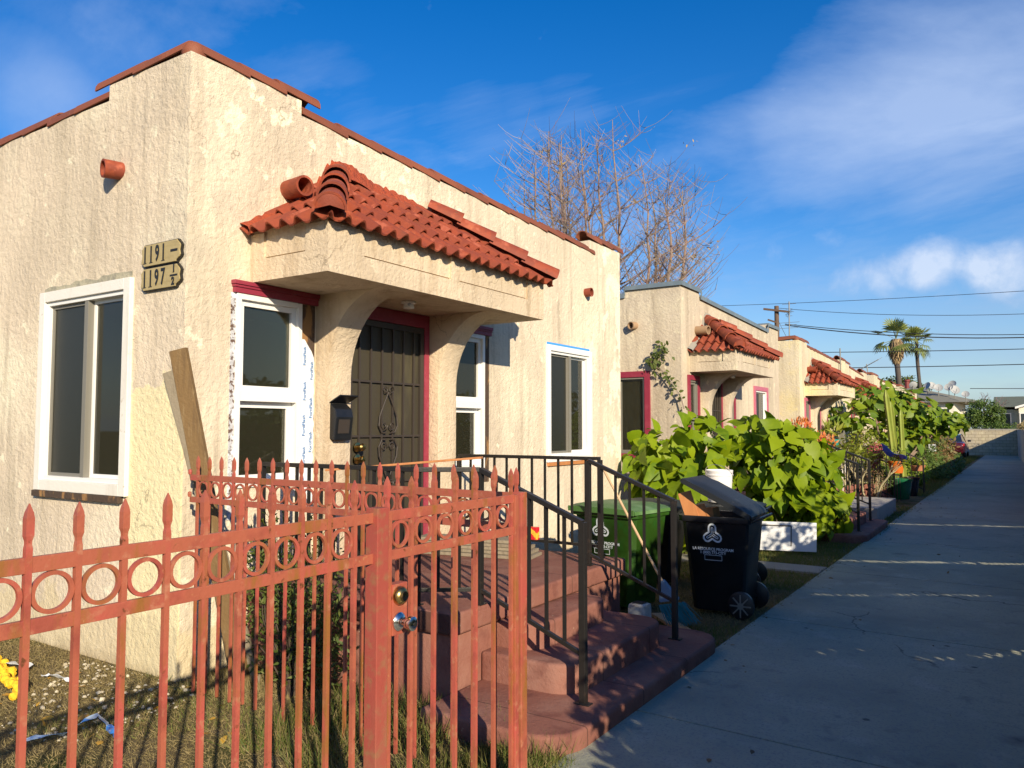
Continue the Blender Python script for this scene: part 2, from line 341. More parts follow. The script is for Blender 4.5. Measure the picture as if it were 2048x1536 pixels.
# glass: sees into the room, reflects the yard and the sky
def glass(name, tint, k, rough=.02):
    m = bpy.data.materials.new(name); m.use_nodes = True; n = m.node_tree; n.nodes.remove(n.nodes['Principled BSDF'])
    t = nd(n, 'ShaderNodeBsdfTransparent'); t.inputs[0].default_value = C4(tint); g = nd(n, 'ShaderNodeBsdfGlossy'); g.inputs['Roughness'].default_value = rough
    f = nd(n, 'ShaderNodeFresnel'); f.inputs[0].default_value = 1.5; mx = nd(n, 'ShaderNodeMixShader')
    n.links.new(mth(n, 'ADD', f.outputs[0], k), mx.inputs[0]); n.links.new(t.outputs[0], mx.inputs[1]); n.links.new(g.outputs[0], mx.inputs[2])
    df = nd(n, 'ShaderNodeBsdfDiffuse'); df.inputs[0].default_value = (.15, .145, .09, 1); m2 = nd(n, 'ShaderNodeMixShader'); m2.inputs[0].default_value = .13   # dusty olive veil mixed in, standing in for the lit room behind
    n.links.new(mx.outputs[0], m2.inputs[1]); n.links.new(df.outputs[0], m2.inputs[2])
    n.links.new(m2.outputs[0], n.nodes['Material Output'].inputs[0]); return m
GLASS = glass('window_glass', (.66,.66,.55), .02); SCREENG = glass('insect_screen', (.42,.42,.36), .01, .4)
# ---------------------------------------------------------------- setting
def gmat(name, *a, **k): return mat(name, *a, **k)
DIRT = gmat('yard_soil', (.20,.155,.08), .95, var=(((.30,.235,.13), 3, .45, .75), ((.07,.095,.02), 1.3, .5, .68), ((.36,.30,.2), 24, .68, .75)), bump=((30, 1.2), (120, .6)), spec=.1, bdist=.03)
def conc_hook(nt, tc, vec, col, bs):
    x, y, z = sep(nt, tc)
    v = nd(nt, 'ShaderNodeTexVoronoi'); v.inputs['Scale'].default_value = 2.1; v.feature = 'F1'; nt.links.new(vec, v.inputs['Vector'])
    sp = ramp(nt, v.outputs['Distance'], .055, .035)
    col = mixc(nt, mth(nt, 'MULTIPLY', sp, .75), col, (.05,.045,.04))
    d = nd(nt, 'ShaderNodeVectorMath', operation='ADD'); nt.links.new(tc, d.inputs[0])
    nn = nd(nt, 'ShaderNodeTexNoise'); nn.inputs['Scale'].default_value = 1.3; nn.inputs['Detail'].default_value = 6; nt.links.new(tc, nn.inputs['Vector']); nt.links.new(nn.outputs['Color'], d.inputs[1])
    v2 = nd(nt, 'ShaderNodeTexVoronoi'); v2.feature = 'DISTANCE_TO_EDGE'; v2.inputs['Scale'].default_value = .42; nt.links.new(d.outputs[0], v2.inputs['Vector'])
    cr = mth(nt, 'MULTIPLY', ramp(nt, v2.outputs['Distance'], .006, .002), ramp(nt, noise(nt, tc, .5, 2), .52, .56))
    return mixc(nt, mth(nt, 'MULTIPLY', cr, .7), col, (.06,.055,.05))
CONC = gmat('driveway_concrete', (.40,.405,.30), .8, var=(((.10,.10,.09), 2.9, .69, .76), ((.26,.275,.215), .7, .42, .72), ((.48,.48,.39), 2.4, .55, .8), ((.17,.18,.165), 4.5, .58, .80), ((.13,.13,.12), 1.7, .66, .80), ((.24,.25,.24), 60, .5, .7)), bump=((120, .5), (14, .3)), hook=conc_hook, spec=.3)
structure('ground', [(-600,-300,-.004),(600,-300,-.004),(600,900,-.004),(-600,900,-.004)], [(0,1,2,3)], DIRT)
dv_ = MB(); js = [-7, -2.5, 1.2, 4.67, 7.6, 10.5, 13.6, 16.7, 20, 23.5, 27, 31, 35, 40, 45, 50, 56, 61.9]
for a, b in zip(js[:-1], js[1:]):
    sk = 0.0
    dv_.add([(-2.14, a+.009, .02), (.95, a+.009-.12, .02), (.95, b-.009-.12, .02), (-2.14, b-.009, .02),
             (-2.14, a+.006, -.05), (.95, a-.114, -.05), (.95, b-.126, -.05), (-2.14, b-.006, -.05)], [(0,1,2,3),(4,7,6,5),(0,4,5,1),(3,2,6,7),(0,3,7,4),(1,5,6,2)])
tag(dv_.build('driveway', CONC), kind='structure')
# ---------------------------------------------------------------- windows
def P(pl, u, wv, z):
    """pl: ('x', X) wall facing +X, ('y', Y) wall facing -Y; u along the wall, wv outwards"""
    return (pl[1]+wv, u, z) if pl[0] == 'x' else (u, pl[1]-wv, z)
def pbox(mb, pl, u0, u1, w0, w1, z0, z1): return mb.box(P(pl, u0, w0, z0), P(pl, u1, w1, z1))
def wframe(mb, pl, u0, u1, z0, z1, t, w0, w1, tt=None, tb=None):
    tt = tt or t; tb = tb or t
    pbox(mb, pl, u0, u0+t, w0, w1, z0, z1); pbox(mb, pl, u1-t, u1, w0, w1, z0, z1)
    pbox(mb, pl, u0+t, u1-t, w0, w1, z1-tt, z1); pbox(mb, pl, u0+t, u1-t, w0, w1, z0, z0+tb); return mb
def window(parent, pl, u0, u1, z0, z1, kind='slider', trim=None, trimw=.1, frame=None, label=None, curtain=False, sill=None, flip=False, deep=.0):
    frame = frame or VINYL; o_ = P(pl, (u0+u1)/2, 0, z0)
    base = None
    if trim:
        fr = wframe(MB(), pl, u0-.0, u1+.0, z0, z1, trimw, -.02, .035+deep).build('window', trim, parent, bevel=.004); u0 += trimw; u1 -= trimw; z0 += trimw; z1 -= trimw
        vf = wframe(MB(), pl, u0, u1, z0, z1, .035, -.09, .012).build('window_frame', frame, fr, bevel=.003)
    else:
        fr = vf = wframe(MB(), pl, u0, u1, z0, z1, .045, -.09, .02).build('window', frame, parent, bevel=.004)
    if label: fr['label'] = label
    q_ = .035 if trim else .045; a, b, c, d = u0+q_, u1-q_, z0+q_, z1-q_
    g = MB(); s = MB()
    if kind == 'slider':
        m = (a+b)/2+.02
        pbox(s, pl, m-.028, m+.028, -.07, .005, c, d)
        wframe(s, pl, a, m-.028, c, d, .028, -.05, -.02)
        s.build('sash', SCREENF if flip is False else frame, fr, bevel=.002)
        wframe(MB(), pl, m+.028, b, c, d, .03, -.08, -.045).build('sash', frame, fr, bevel=.002)
        pbox(g, pl, a+.02, m-.03, -.066, -.060, c+.02, d-.02); pbox(g, pl, m+.05, b-.02, -.066, -.060, c+.02, d-.02)
        g.build('pane', GLASS, fr)
        pbox(MB(), pl, a+.028, m-.056, -.037, -.034, c+.028, d-.028).build('insect_screen', SCREENG, fr)
    elif kind == 'hung':
        m = c+(d-c)*.47
        pbox(s, pl, a, b, -.05, .012, m-.04, m+.04)
        wframe(s, pl, a, b, m+.04, d, .045, -.06, -.012); s.build('sash', frame, fr, bevel=.003)
        wframe(MB(), pl, a, b, c, m-.04, .05, -.085, -.05).build('sash', frame, fr, bevel=.003)
        pbox(g, pl, a+.03, b-.03, -.045, -.040, m+.06, d-.03); pbox(g, pl, a+.03, b-.03, -.075, -.070, c+.03, m-.05)
        g.build('pane', GLASS, fr)
    else:
        wframe(s, pl, a, b, c, d, .03, -.06, -.02).build('sash', frame, fr); pbox(g, pl, a+.02, b-.02, -.05, -.045, c+.02, d-.02).build('pane', GLASS, fr)
    if curtain:
        n = 26; vs = []; fs = []
        for i in range(n+1):
            u = a+(b-a)*i/n; wv = -.16+.018*math.sin(i*1.9); vs += [P(pl, u, wv, c-.03), P(pl, u, wv, d)]
        for i in range(n): fs.append((2*i, 2*i+2, 2*i+3, 2*i+1))
        mk('curtain', vs, fs, CURTAIN, fr)
    if sill:
        pbox(MB(), pl, u0-.09, u1+.09, -.02, .07, z0-.17, z0-.105).build('sill', sill, fr, bevel=.006)
    return fr
# ---------------------------------------------------------------- walls with openings
def wall_mesh(mb, pl, us, top, holes, th=.2, zbot=-.1):
    """us: sorted break points; top(u0, u1) -> (z at u0, z at u1)"""
    us = sorted(set(list(us)+[h[0] for h in holes]+[h[1] for h in holes]))
    def q(*p): mb.add([P(pl, *a) for a in p], [(0,1,2,3)])
    for a, b in zip(us[:-1], us[1:]):
        hs = sorted([h for h in holes if h[0] <= a+1e-6 and h[1] >= b-1e-6], key=lambda h: h[2])
        z = zbot; segs = []
        for h in hs: segs.append((z, h[2])); z = h[3]
        t0, t1 = top(a, b)
        for s0, s1 in segs:
            if s1 > s0+1e-4:
                for wv in (0, -th): q((a, wv, s0), (b, wv, s0), (b, wv, s1), (a, wv, s1))
        for wv in (0, -th): q((a, wv, z), (b, wv, z), (b, wv, t1), (a, wv, t0))
        q((a, 0, t0), (b, 0, t1), (b, -th, t1), (a, -th, t0))
    tops = [top(a, b) for a, b in zip(us[:-1], us[1:])]
    for i in range(len(us)-2):
        z0, z1 = tops[i][1], tops[i+1][0]
        if abs(z0-z1) > 1e-4: q((us[i+1], 0, min(z0, z1)), (us[i+1], -th, min(z0, z1)), (us[i+1], -th, max(z0, z1)), (us[i+1], 0, max(z0, z1)))
    for u, z in ((us[0], tops[0][0]), (us[-1], tops[-1][1])): q((u, 0, zbot), (u, -th, zbot), (u, -th, z), (u, 0, z))
    for h in holes:
        u0, u1, z0, z1 = h
        q((u0, 0, z0), (u1, 0, z0), (u1, -th, z0), (u0, -th, z0)); q((u0, 0, z1), (u0, -th, z1), (u1, -th, z1), (u1, 0, z1))
        q((u0, 0, z0), (u0, -th, z0), (u0, -th, z1), (u0, 0, z1)); q((u1, 0, z0), (u1, 0, z1), (u1, -th, z1), (u1, -th, z0))
    return mb
def barrel(mb, p0, p1, r0, r1, up=(0,0,1), n=9, th=.014, arc=180):
    """one half-round roof tile from p0 to p1"""
    p0 = Vector(p0); p1 = Vector(p1); d = (p1-p0).normalized(); s = d.cross(Vector(up)).normalized(); u = s.cross(d)
    vs = []
    for p, r in ((p0, r0), (p1, r1)):
        for rr in (r, r-th):
            for i in range(n+1):
                an = R(90-arc/2+arc*i/n); vs.append(p+s*(rr*math.cos(an))+u*(rr*math.sin(an)))
    m = n+1; fs = []
    for i in range(n):
        fs += [(i, i+1, 2*m+i+1, 2*m+i), (m+i, 3*m+i, 3*m+i+1, m+i+1), (i, m+i, m+i+1, i+1), (2*m+i, 2*m+i+1, 3*m+i+1, 3*m+i)]
    fs += [(0, 2*m, 3*m, m), (n, m+n, 3*m+n, 2*m+n)]
    return mb.add(vs, fs)
def coping_run(mb, a, b, r=.115, L=.44, drop=.035, rev=False):
    a = Vector(a); b = Vector(b)
    if rev: a, b = b, a
    n = max(1, round((b-a).length/L))
    for i in range(n):
        p = a+(b-a)*(i/n); q = a+(b-a)*((i+1)/n); q = q+(q-p)*.16
        j = random.uniform(-.008, .008)
        barrel(mb, p+Vector((0,0,.012+j)), q+Vector((0,0,-.028+j)), r*.86, r*1.05)
# ---------------------------------------------------------------- tiled hood
def hood_roof(parent, X, y0, y1, xe, ze, zt, m=None, pitch=.178, courses=4, ru=1.05):
    """three hipped slopes of S-tiles from the eave (xe, ze) up to the wall line X, zt"""
    run = xe-X; hp = run*ru          # the hips run in by hp along the wall
    mb = MB()
    def slope(o, e, up, ln, lo0, lo1, hi0, hi1):
        # o origin of eave, e unit along the eave, up vector eave->wall line (full), ranges along e at eave (lo0,hi0) and at top (lo1,hi1)
        nrm = e.cross(up).normalized();
        if nrm.z < 0: nrm = -nrm
        for c in range(courses):
            v0 = c/courses; v1 = min(1, (c+1.32)/courses)
            nn = int((hi0-lo0)/pitch*12)
            base = len(mb.v); J = 4
            for side in (0, 1):
                for j in range(J+1):
                    v = v0+(v1-v0)*j/J
                    lo = lo0+(lo1-lo0)*v0*1.0; hi = hi0+(hi1-hi0)*v0
                    lov = lo0+(lo1-lo0)*v; hiv = hi0+(hi1-hi0)*v
                    for i in range(nn+1):
                        u = lo0+(hi0-lo0)*i/nn; uc = min(max(u, lov-.02), hiv+.02)
                        k = uc/pitch; tile = math.floor(k+.5)
                        rj = (math.sin(tile*12.9+c*78.2)*43758.5) % 1
                        h = .036*math.cos(2*math.pi*k)
                        h = h if h > -.5*.036 else -.5*.036-.35*(-h-.5*.036)
                        h += .030*(1-j/J) + rj*.010*(1-j/J) + .004*c
                        if side: h -= .014
                        vv = v-(rj*.02 if j == 0 else 0)
                        mb.v.append(tuple(o+e*uc+up*vv+nrm*h))
            W = nn+1; S = (J+1)*W
            for j in range(J):
                for i in range(nn):
                    a = base+j*W+i
                    mb.f.append((a, a+1, a+W+1, a+W)); mb.f.append((a+S, a+S+W, a+S+W+1, a+S+1))
            for i in range(nn): a = base+i; mb.f.append((a, a+S, a+S+1, a+1))
            for j in range(J):
                a = base+j*W; mb.f.append((a, a+W, a+W+S, a+S)); a = base+j*W+nn; mb.f.append((a, a+S, a+W+S, a+W))
    rise = zt-ze
    slope(Vector((xe, y0, ze)), Vector((0,1,0)), Vector((X-xe, 0, rise)), 1, 0, hp, y1-y0, y1-y0-hp)
    slope(Vector((X, y0, ze)), Vector((1,0,0)), Vector((0, hp, rise)), 1, 0, 0, run, 0)
    slope(Vector((X, y1, ze)), Vector((1,0,0)), Vector((0, -hp, rise)), 1, 0, 0, run, 0)
    rf = mb.build('hood_roof', m or TILE, parent, recalc=False); rf.data.polygons.foreach_set('use_smooth', [True]*len(rf.data.polygons)); rf.data.set_sharp_from_angle(angle=R(50))
    for ya, yb in ((y0, y0+hp), (y1, y1-hp)):
        A = Vector((xe+.02, ya, ze+.035)); B = Vector((X+.02, yb, zt+.05)); hc = MB(); nT = 4
        for i in range(nT):
            p = A+(B-A)*(i/nT); q = A+(B-A)*(min(1, (i+1)/nT)); q = q+(q-p)*(.12 if i < nT-1 else 0)
            sgn = Vector((.0, 0, .028*(nT-i)*.0))
            barrel(hc, p+Vector((0,0,.030)), q+Vector((0,0,.0)), .125, .10, th=.018, n=12, arc=190)
        e = (B-A).normalized(); sv = e.cross(Vector((0,0,1))).normalized(); uv = sv.cross(e); c0 = A+Vector((0,0,.03))+e*.012
        hc.add([c0+sv*(.118*math.cos(R(-5+190*i/12)))+uv*(.118*math.sin(R(-5+190*i/12))) for i in range(13)]+[c0+uv*.03-e*.03], [(i, i+1, 13) for i in range(12)])
        hc.build('hip_tile', m or TILE, rf, smooth=True)
    return rf
def mortar(parent, X, pts, m=MORTAR):
    """a rough smear of painted mortar where the hood tiles meet the wall"""
    mb = MB(); rg = random.Random(3)
    vs = []; n = 0; seg = []
    for (y0, z0, h0), (y1, z1, h1) in zip(pts[:-1], pts[1:]):
        k = max(2, int(math.hypot(y1-y0, z1-z0)/.035))
        for i in range(k): t = i/k; seg.append((y0+(y1-y0)*t, z0+(z1-z0)*t, h0+(h1-h0)*t))
    seg.append(pts[-1])
    for y, z, h in seg:
        t = h*rg.uniform(.75, 1.25)+rg.uniform(0, .015)
        vs += [(X+.13, y+rg.uniform(-.012, .012), z-.06), (X+.085, y+rg.uniform(-.01, .01), z-.0+rg.uniform(-.01, .01)), (X+.045, y+rg.uniform(-.01, .01), z+t*.6), (X+.006, y+rg.uniform(-.01, .01), z+t), (X-.01, y, z+t)]
    for i in range(len(seg)-1):
        for j in range(4): a = i*5+j; mb.f.append((a, a+5, a+6, a+1))
    mb.v = [tuple(v) for v in vs]; return mb.build('mortar_flashing', m, parent, smooth=True)
# ---------------------------------------------------------------- security door
def scroll(mb, c, r, s, X, n=14, flip=1, w=.012):
    pts = []
    for i in range(n):
        an = i/(n-1)*2*math.pi*1.15; rr = r*(1-.62*i/(n-1)); pts.append((X, c[0]+s*rr*math.cos(an), c[1]+flip*rr*math.sin(an)))
    mb.tube(pts, w/2, 5)
def security_door(parent, X, y0, y1, z0, z1, plain=False):
    d = MB().box((X-.03, y0, z0), (X-.012, y1, z1)).build('door', MESHSC, parent)
    f = MB(); pl = ('x', X); wframe(f, pl, y0, y1, z0, z1, .055, -.012, .02)
    n = 7
    for i in range(1, n):
        y = y0+(y1-y0)*i/n; pbox(f, pl, y-.008, y+.008, 0, .018, z0+.05, z1-.05)
    H = z1-z0
    for fr in (.30, .50, .735): pbox(f, pl, y0+.05, y1-.05, .001, .014, z0+H*fr-.01, z0+H*fr+.01)
    f.build('grille', BRONZE, d, bevel=.002)
    if not plain:
        g = MB(); c = (y0+y1)/2; zz = z0+H*.5
        for s in (-1, 1):
            for k in (1, -1):
                g.tube([(X+.024, c, zz+k*.42), (X+.024, c+s*.05, zz+k*.33), (X+.024, c+s*.12, zz+k*.19), (X+.024, c+s*.13, zz+k*.10), (X+.024, c+s*.09, zz+k*.035), (X+.024, c+s*.03, zz+k*.03)], .008, 6)
                scroll(g, (c+s*.055, zz+k*.10), .045, -s, X+.024, flip=-k); scroll(g, (c+s*.045, zz+k*.44), .04, s, X+.024, flip=k)
        g.build('scrollwork', BRONZE, d)
        h = MB()
        for zk, r in ((z0+H*.455, .034), (z0+H*.405, .030)):
            h.lathe([(.045, 0), (.045, .012), (.02, .02), (.018, .045), (r, .055), (r*1.05, .075), (r*.7, .09), (.001, .092)], (X+.02, y0+.12, zk), (1,0,0), 14)
        h.build('handle', BRASS, d, smooth=True)
    return d
print('part2 ok')
# ---------------------------------------------------------------- houses
FX = -5.11
def house(label, y0, L, zs, st, cop, nb=1.02, hood=(.57, 3.67), front_w=4.6, c_lo0=4.49, c_lo1=4.33, mag=MAGENTA, detail=0, hoodst=None, block=True, tilt=0, winC=(5.19, 6.42), win_front=(-2.04, -.66), curtain=True, group='stucco bungalows along the driveway', frontstep=-1.09):
    g = thing('stucco_house', label, 'house', (FX, y0, 0), group)
    Z = lambda z: z*zs
    X = FX; py = ('x', X); pf = ('y', y0); hst = hoodst or HOODST
    hs_ = hood[0]; hb = y0+hs_; he = y0+hood[1]; k = (hood[1]-hs_)/3.1
    u = lambda a: hb+(a-.57)*k      # positions within the porch scaled to the hood
    A = (u(.44), u(1.10), Z(1.34), Z(2.86)); D = (u(1.62), u(2.78), Z(.62), Z(2.92)); B = (u(3.14), u(3.80), Z(1.36), Z(2.86)); Cw = (y0+winC[0], y0+winC[1], Z(1.37), Z(2.89)) if winC else None
    F = (X+win_front[0], X+win_front[1], Z(1.28), Z(2.98))
    e1 = y0+1.07*min(1, L/7.4); e2 = y0+L-1.0
    def topS(a, b):
        def f(q, side):
            if q < e1-1e-5 or (abs(q-e1) < 1e-5 and side): return Z(4.62)
            if block and (q > e2+1e-5 or (abs(q-e2) < 1e-5 and not side)): return Z(4.50)
            t = (q-e1)/max(.1, (e2-e1)); return Z(c_lo0)+(Z(c_lo1)-Z(c_lo0))*min(1, max(0, t))
        return f(a, 0), f(b, 1)
    mb = MB(); holes = [A, D, B] + ([Cw] if winC else [])
    wall_mesh(mb, py, [y0, e1, e2, y0+L], topS, holes)
    xs = X+frontstep
    wall_mesh(mb, pf, [X-front_w, xs, X-.2], lambda a, b: (Z(4.62),)*2 if a >= xs-1e-5 else (Z(4.49), Z(4.49)), [F])
    mb.box((X-front_w, y0+L-.2, -.1), (X-.2, y0+L, Z(4.32))); mb.box((X-front_w, y0+.2, -.1), (X-front_w+.2, y0+L-.2, Z(4.3)))
    mb.build('wall', st, g, recalc=False)
    rf = MB().box((X-front_w+.2, y0+.2, Z(4.08)), (X-.2, y0+L-.2, Z(4.14))).build('roof', ROOFING, g)
    it = MB().box((X-front_w+.21, y0+.21, Z(.60)), (X-.21, y0+L-.21, Z(.66))); it.box((X-front_w+.21, y0+.21, Z(3.2)), (X-.21, y0+L-.21, Z(3.24)))
    it.box((X-3.2, y0+.21, Z(.66)), (X-3.1, y0+L-.21, Z(3.2))); it.box((X-3.1, y0+L*.70, Z(.66)), (X-1.2, y0+L*.70+.1, Z(3.2)))
    it.build('room_interior', ROOM, g)
    # coping
    cp = MB()
    if cop == 'tile':
        zc = .02
        coping_run(cp, (X-.10, y0+.09, Z(4.62)+zc), (X-.10, e1+.14, Z(4.62)+zc)); coping_run(cp, (X-.10, e1+.02, Z(c_lo0)+zc), (X-.10, e2+.08, Z(c_lo1)+zc))
        if block: coping_run(cp, (X-.10, e2-.05, Z(4.50)+zc+.02), (X-.10, y0+L+.05, Z(4.50)+zc))
        coping_run(cp, (X-.10, y0+.10, Z(4.62)+zc+.01), (xs-.1, y0+.10, Z(4.62)+zc)); cp.lathe([(.001, -.02), (.085, -.01), (.095, .04), (.075, .09), (.04, .115), (.001, .125)], (X-.09, y0+.09, Z(4.62)), (0,0,1), 12); coping_run(cp, (xs+.0, y0+.10, Z(4.49)+zc), (X-front_w, y0+.10, Z(4.49)+zc))
        cp.build('coping', CAPT, g, smooth=True)
    else:
        t = .035
        for a, b, c, d in ((y0-.03, e1, 4.62, 4.62), (e1, e2, c_lo0, c_lo1), (e2, y0+L+.03, 4.50, 4.50)):
            M_ = MB(); z0, z1 = Z(c), Z(d)
            for p0, p1 in (((X-.22), (X+.03)),):
                cp.add([(p0, a, z0), (p1, a, z0), (p1, b, z1), (p0, b, z1), (p0, a, z0+t), (p1, a, z0+t), (p1, b, z1+t), (p0, b, z1+t)], [(0,3,2,1),(4,5,6,7),(0,1,5,4),(1,2,6,5),(2,3,7,6),(3,0,4,7)])
                cp.add([(p1, a, z0-.045), (p1+.012, a, z0-.045), (p1+.012, b, z1-.045), (p1, b, z1-.045), (p1, a, z0+t-.001), (p1+.012, a, z0+t-.001), (p1+.012, b, z1+t-.001), (p1, b, z1+t-.001)], [(0,3,2,1),(4,5,6,7),(0,1,5,4),(1,2,6,5),(2,3,7,6),(3,0,4,7)])
        cp.box((X+.032, e1-.0, Z(c_lo0)), (X+.044, e1+.05, Z(4.62))); cp.box((X+.032, e2-.05, Z(c_lo1)), (X+.044, e2, Z(4.5)))
        cp.box((xs, y0-.045, Z(4.62)-.045), (X+.03, y0-.032, Z(4.62)+t)); cp.box((xs, y0-.032, Z(4.62)), (X-.22, y0+.22, Z(4.62)+t-.002)); cp.box((xs-.01, y0-.04, Z(4.49)), (xs, y0+.2, Z(4.62)+t-.003))
        cp.box((X-front_w, y0-.04, Z(4.49)-.06), (xs-.01, y0+.22, Z(4.49)+.03)); cp.build('coping', METALCAP, g)
    # porch hood
    hd = Z(1)*.87; xe = X+.87
    h = MB(); zb = Z(2.96)
    h.box((X-.02, hb, zb), (xe, he, Z(3.135))); h.box((X-.02, hb+.035, Z(3.135)), (xe-.035, he-.035, Z(3.15))); h.box((X-.02, hb+.02, Z(3.15)), (xe-.02, he-.02, Z(3.40)))
    for a, b in ((hb, hb+.38), ((hb+he)/2-.06, (hb+he)/2+.06), (he-.32, he)): h.box((xe-.036, a, Z(3.134)), (xe+.001, b, Z(3.34)))
    for a, b in ((X-.018, X+.16), (xe-.24, xe-.0366)):
        h.box((a, hb-.001, Z(3.134)), (b, hb+.036, Z(3.34))); h.box((a, he-.036, Z(3.134)), (b, he+.001, Z(3.34)))
    ho = h.build('porch_hood', hst, g)
    lg = MB(); yc = (hb+he)/2-.15; lg.lathe([(.07, 0), (.07, .015), (.045, .02), (.05, .06), (.001, .07)], (X+.45, yc, zb-.002), (0,0,-1), 12); lg.build('porch_light', BUCKET, ho, smooth=True)
    hr = hood_roof(g, X, hb-.075, he+.065, xe+.075, Z(3.325), Z(4.03), pitch=.166*k**.5)
    hp = .97*1.05
    mortar(g, X, [(hb-.1, Z(3.38), .03), (hb+.2, Z(3.52), .05), (hb+hp*.62, Z(3.76), .07), (hb+hp-.25, Z(4.0), .10), (hb+hp-.10, Z(4.10), .13), (hb+hp+.08, Z(4.09), .13), (hb+hp+.3, Z(4.04), .10), (hb+hp+.8, Z(4.035), .08), (he-hp+.1, Z(4.03), .04)], MORTAR if detail else STEPG)
    # curved brackets each side of the door
    for ya, yb in ((u(1.27), u(1.56)), (u(2.80), u(3.10))):
        xo = X+.14; zc = Z(2.24); pr = [(X-.01, .60), (xo, .60), (xo, zc)]
        rx, rz = .62, zb-zc+.001
        for i in range(1, 13):
            an = math.pi/2*i/12; pr.append((xo+rx*(1-math.cos(an)), zc+rz*math.sin(an)))
        pr.append((X-.01, zb+.001))
        MB().prism([(a, ya, b) for a, b in pr], (0, yb-ya, 0)).build('porch_bracket', hst, g, bevel=.012, smooth=True)
    # door and its frame
    dfr = wframe(MB(), ('x', X), u(1.57), u(2.79), Z(.62), Z(2.955), .075, -.02, .03, tt=.13, tb=.02).build('door_frame', mag, g, bevel=.005)
    security_door(g, X-.0, u(1.57)+.075, u(2.79)-.075, Z(.64), Z(2.82), plain=not detail)
    # windows
    window(g, pf, F[0], F[1], F[2], F[3], 'slider', trim=WHITEWOOD if detail else mag, trimw=.088 if detail else .11, frame=VINYL if detail else SCREENF, curtain=curtain, label='wide front window in bare white boards' if detail else None)
    for q in (A, B):
        if detail: window(g, py, q[0], q[1], q[2], q[3], 'hung', curtain=False)
        else: window(g, py, q[0]-.03, q[1]+.03, q[2], q[3]+.04, 'hung', trim=mag, trimw=.09, frame=SCREENF, curtain=curtain)
    if winC:
        if detail: window(g, py, *Cw, 'slider', trim=VINYL, trimw=.075, label='white sliding window with blue tape along its top')
        else: window(g, py, *Cw, 'slider', trim=PINK, trimw=.10, curtain=curtain)
    # drain pipes through the wall
    dp = TILE if detail else (mat('clay_pipe', (.34,.22,.13), .8) if cop != 'tile' else TILE)
    for c, ax in (((X-.90, y0, Z(3.87)), (-.25,-1,-.05)), ((X, e2-.13, Z(3.72)), (1,0,0)), ((X+.02, hb+.36, Z(3.80)), (1,-.15,-.05))):
        rr = .075 if ax[0] < .5 else (.062 if c[1] > y0+3 else .085); p = MB(); n = 18; axv = Vector(ax).normalized(); c = Vector(c)
        ln = .13 if c[1] < y0+.2 else (.24 if c[1] < y0+3 else .10)
        rings = [p.ring(c-axv*.05, axv, rr*.92, n), p.ring(c+axv*ln, axv, rr, n), p.ring(c+axv*ln, axv, rr*.78, n), p.ring(c-axv*.10, axv, rr*.72, n)]
        vs = [v for r_ in rings for v in r_]; fs = [(i*n+k_, i*n+(k_+1) % n, (i+1)*n+(k_+1) % n, (i+1)*n+k_) for i in range(3) for k_ in range(n)]; fs.append(tuple(3*n+i for i in range(n)))
        p.add(vs, fs).build('drain_pipe', dp, g, smooth=True)
    return g, dict(A=A, B=B, D=D, C=Cw, F=F, hb=hb, he=he, u=u)
h1, I1 = house('nearest peach stucco house with patched walls, new white windows and red tiled porch hood', 3.45, 7.42, 1.0, STUCCO1, 'tile', detail=1, curtain=False, front_w=6.0)
y1 = 3.45
# raw opening details of the nearest house
X = FX; A = I1['A']; B = I1['B']; Cw = I1['C']; F = I1['F']; pl = ('x', X)
LATH = mat('rusty_lath_and_paper', (.50,.50,.52), .7, var=(((.12,.07,.05), 26, .50, .54), ((.75,.78,.82), 9, .5, .6)), bump=((40, 1.0),))
EXPW = mat('exposed_framing_wood', (.07,.045,.03), .9, var=(((.30,.16,.06), 9, .52, .6, (1,1,.3)), ((.45,.28,.08), 5, .62, .66, (1,1,.2))), bump=((30, 1.0),))
m_ = MB(); pbox(m_, pl, A[0]-.045, A[0]-.001, -.05, .004, 1.10, 2.86); m_.build('torn_edge_strip', LATH, h1)
m_ = MB(); pbox(m_, pl, A[1]+.001, A[1]+.155, -.02, .003, 1.15, 2.86); m_.build('dark_wall_strip', EXPW, h1)
fl = MB(); n = 30
for i in range(n+1):
    z = 1.12+(2.56-1.12)*i/n; wd = .148 if i < n-4 else .148*math.cos((i-n+4)/4*1.35)
    fl.v += [(X+.009+.003*math.sin(i*1.7), A[1]+.004, z), (X+.012+.004*math.sin(i*2.3+1), A[1]+wd*.5, z), (X+.009+.003*math.cos(i*2.1), A[1]+wd+.003*math.sin(i*3), z)]
for i in range(n): fl.f += [(3*i, 3*i+1, 3*i+4, 3*i+3), (3*i+1, 3*i+2, 3*i+5, 3*i+4)]
flo = fl.build('flashing_strip', WRAP, h1, smooth=True)
m_ = MB(); pbox(m_, pl, B[1]+.001, B[1]+.10, -.02, .004, 1.2, 2.86); m_.build('exposed_wood_strip', EXPW, h1)
for q, a, b in ((A, -.03, .17), (B, -.02, .12)):
    m_ = MB(); pbox(m_, pl, q[0]+a, q[1]+b, -.02, .03, 2.862, 2.955); pbox(m_, pl, q[0]+a-.015, q[1]+b+.001, -.02, .05, 2.925, 2.9575); pbox(m_, pl, q[0]+a-.008, q[1]+b, -.02, .04, 2.905, 2.924)
    m_.build('window_head', MAGENTA, h1, bevel=.003)
m_ = MB(); pbox(m_, pl, Cw[0]+.02, Cw[1]-.02, 0, .004, Cw[3]+.001, Cw[3]+.035); m_.build('blue_tape', mat('blue_masking_tape', (.06,.30,.75), .6), h1)
m_ = MB(); pbox(m_, pl, Cw[0]+.02, Cw[1]-.06, -.01, .03, Cw[2]-.05, Cw[2]-.002); m_.build('bare_wood_sill', WOODO, h1, bevel=.003)
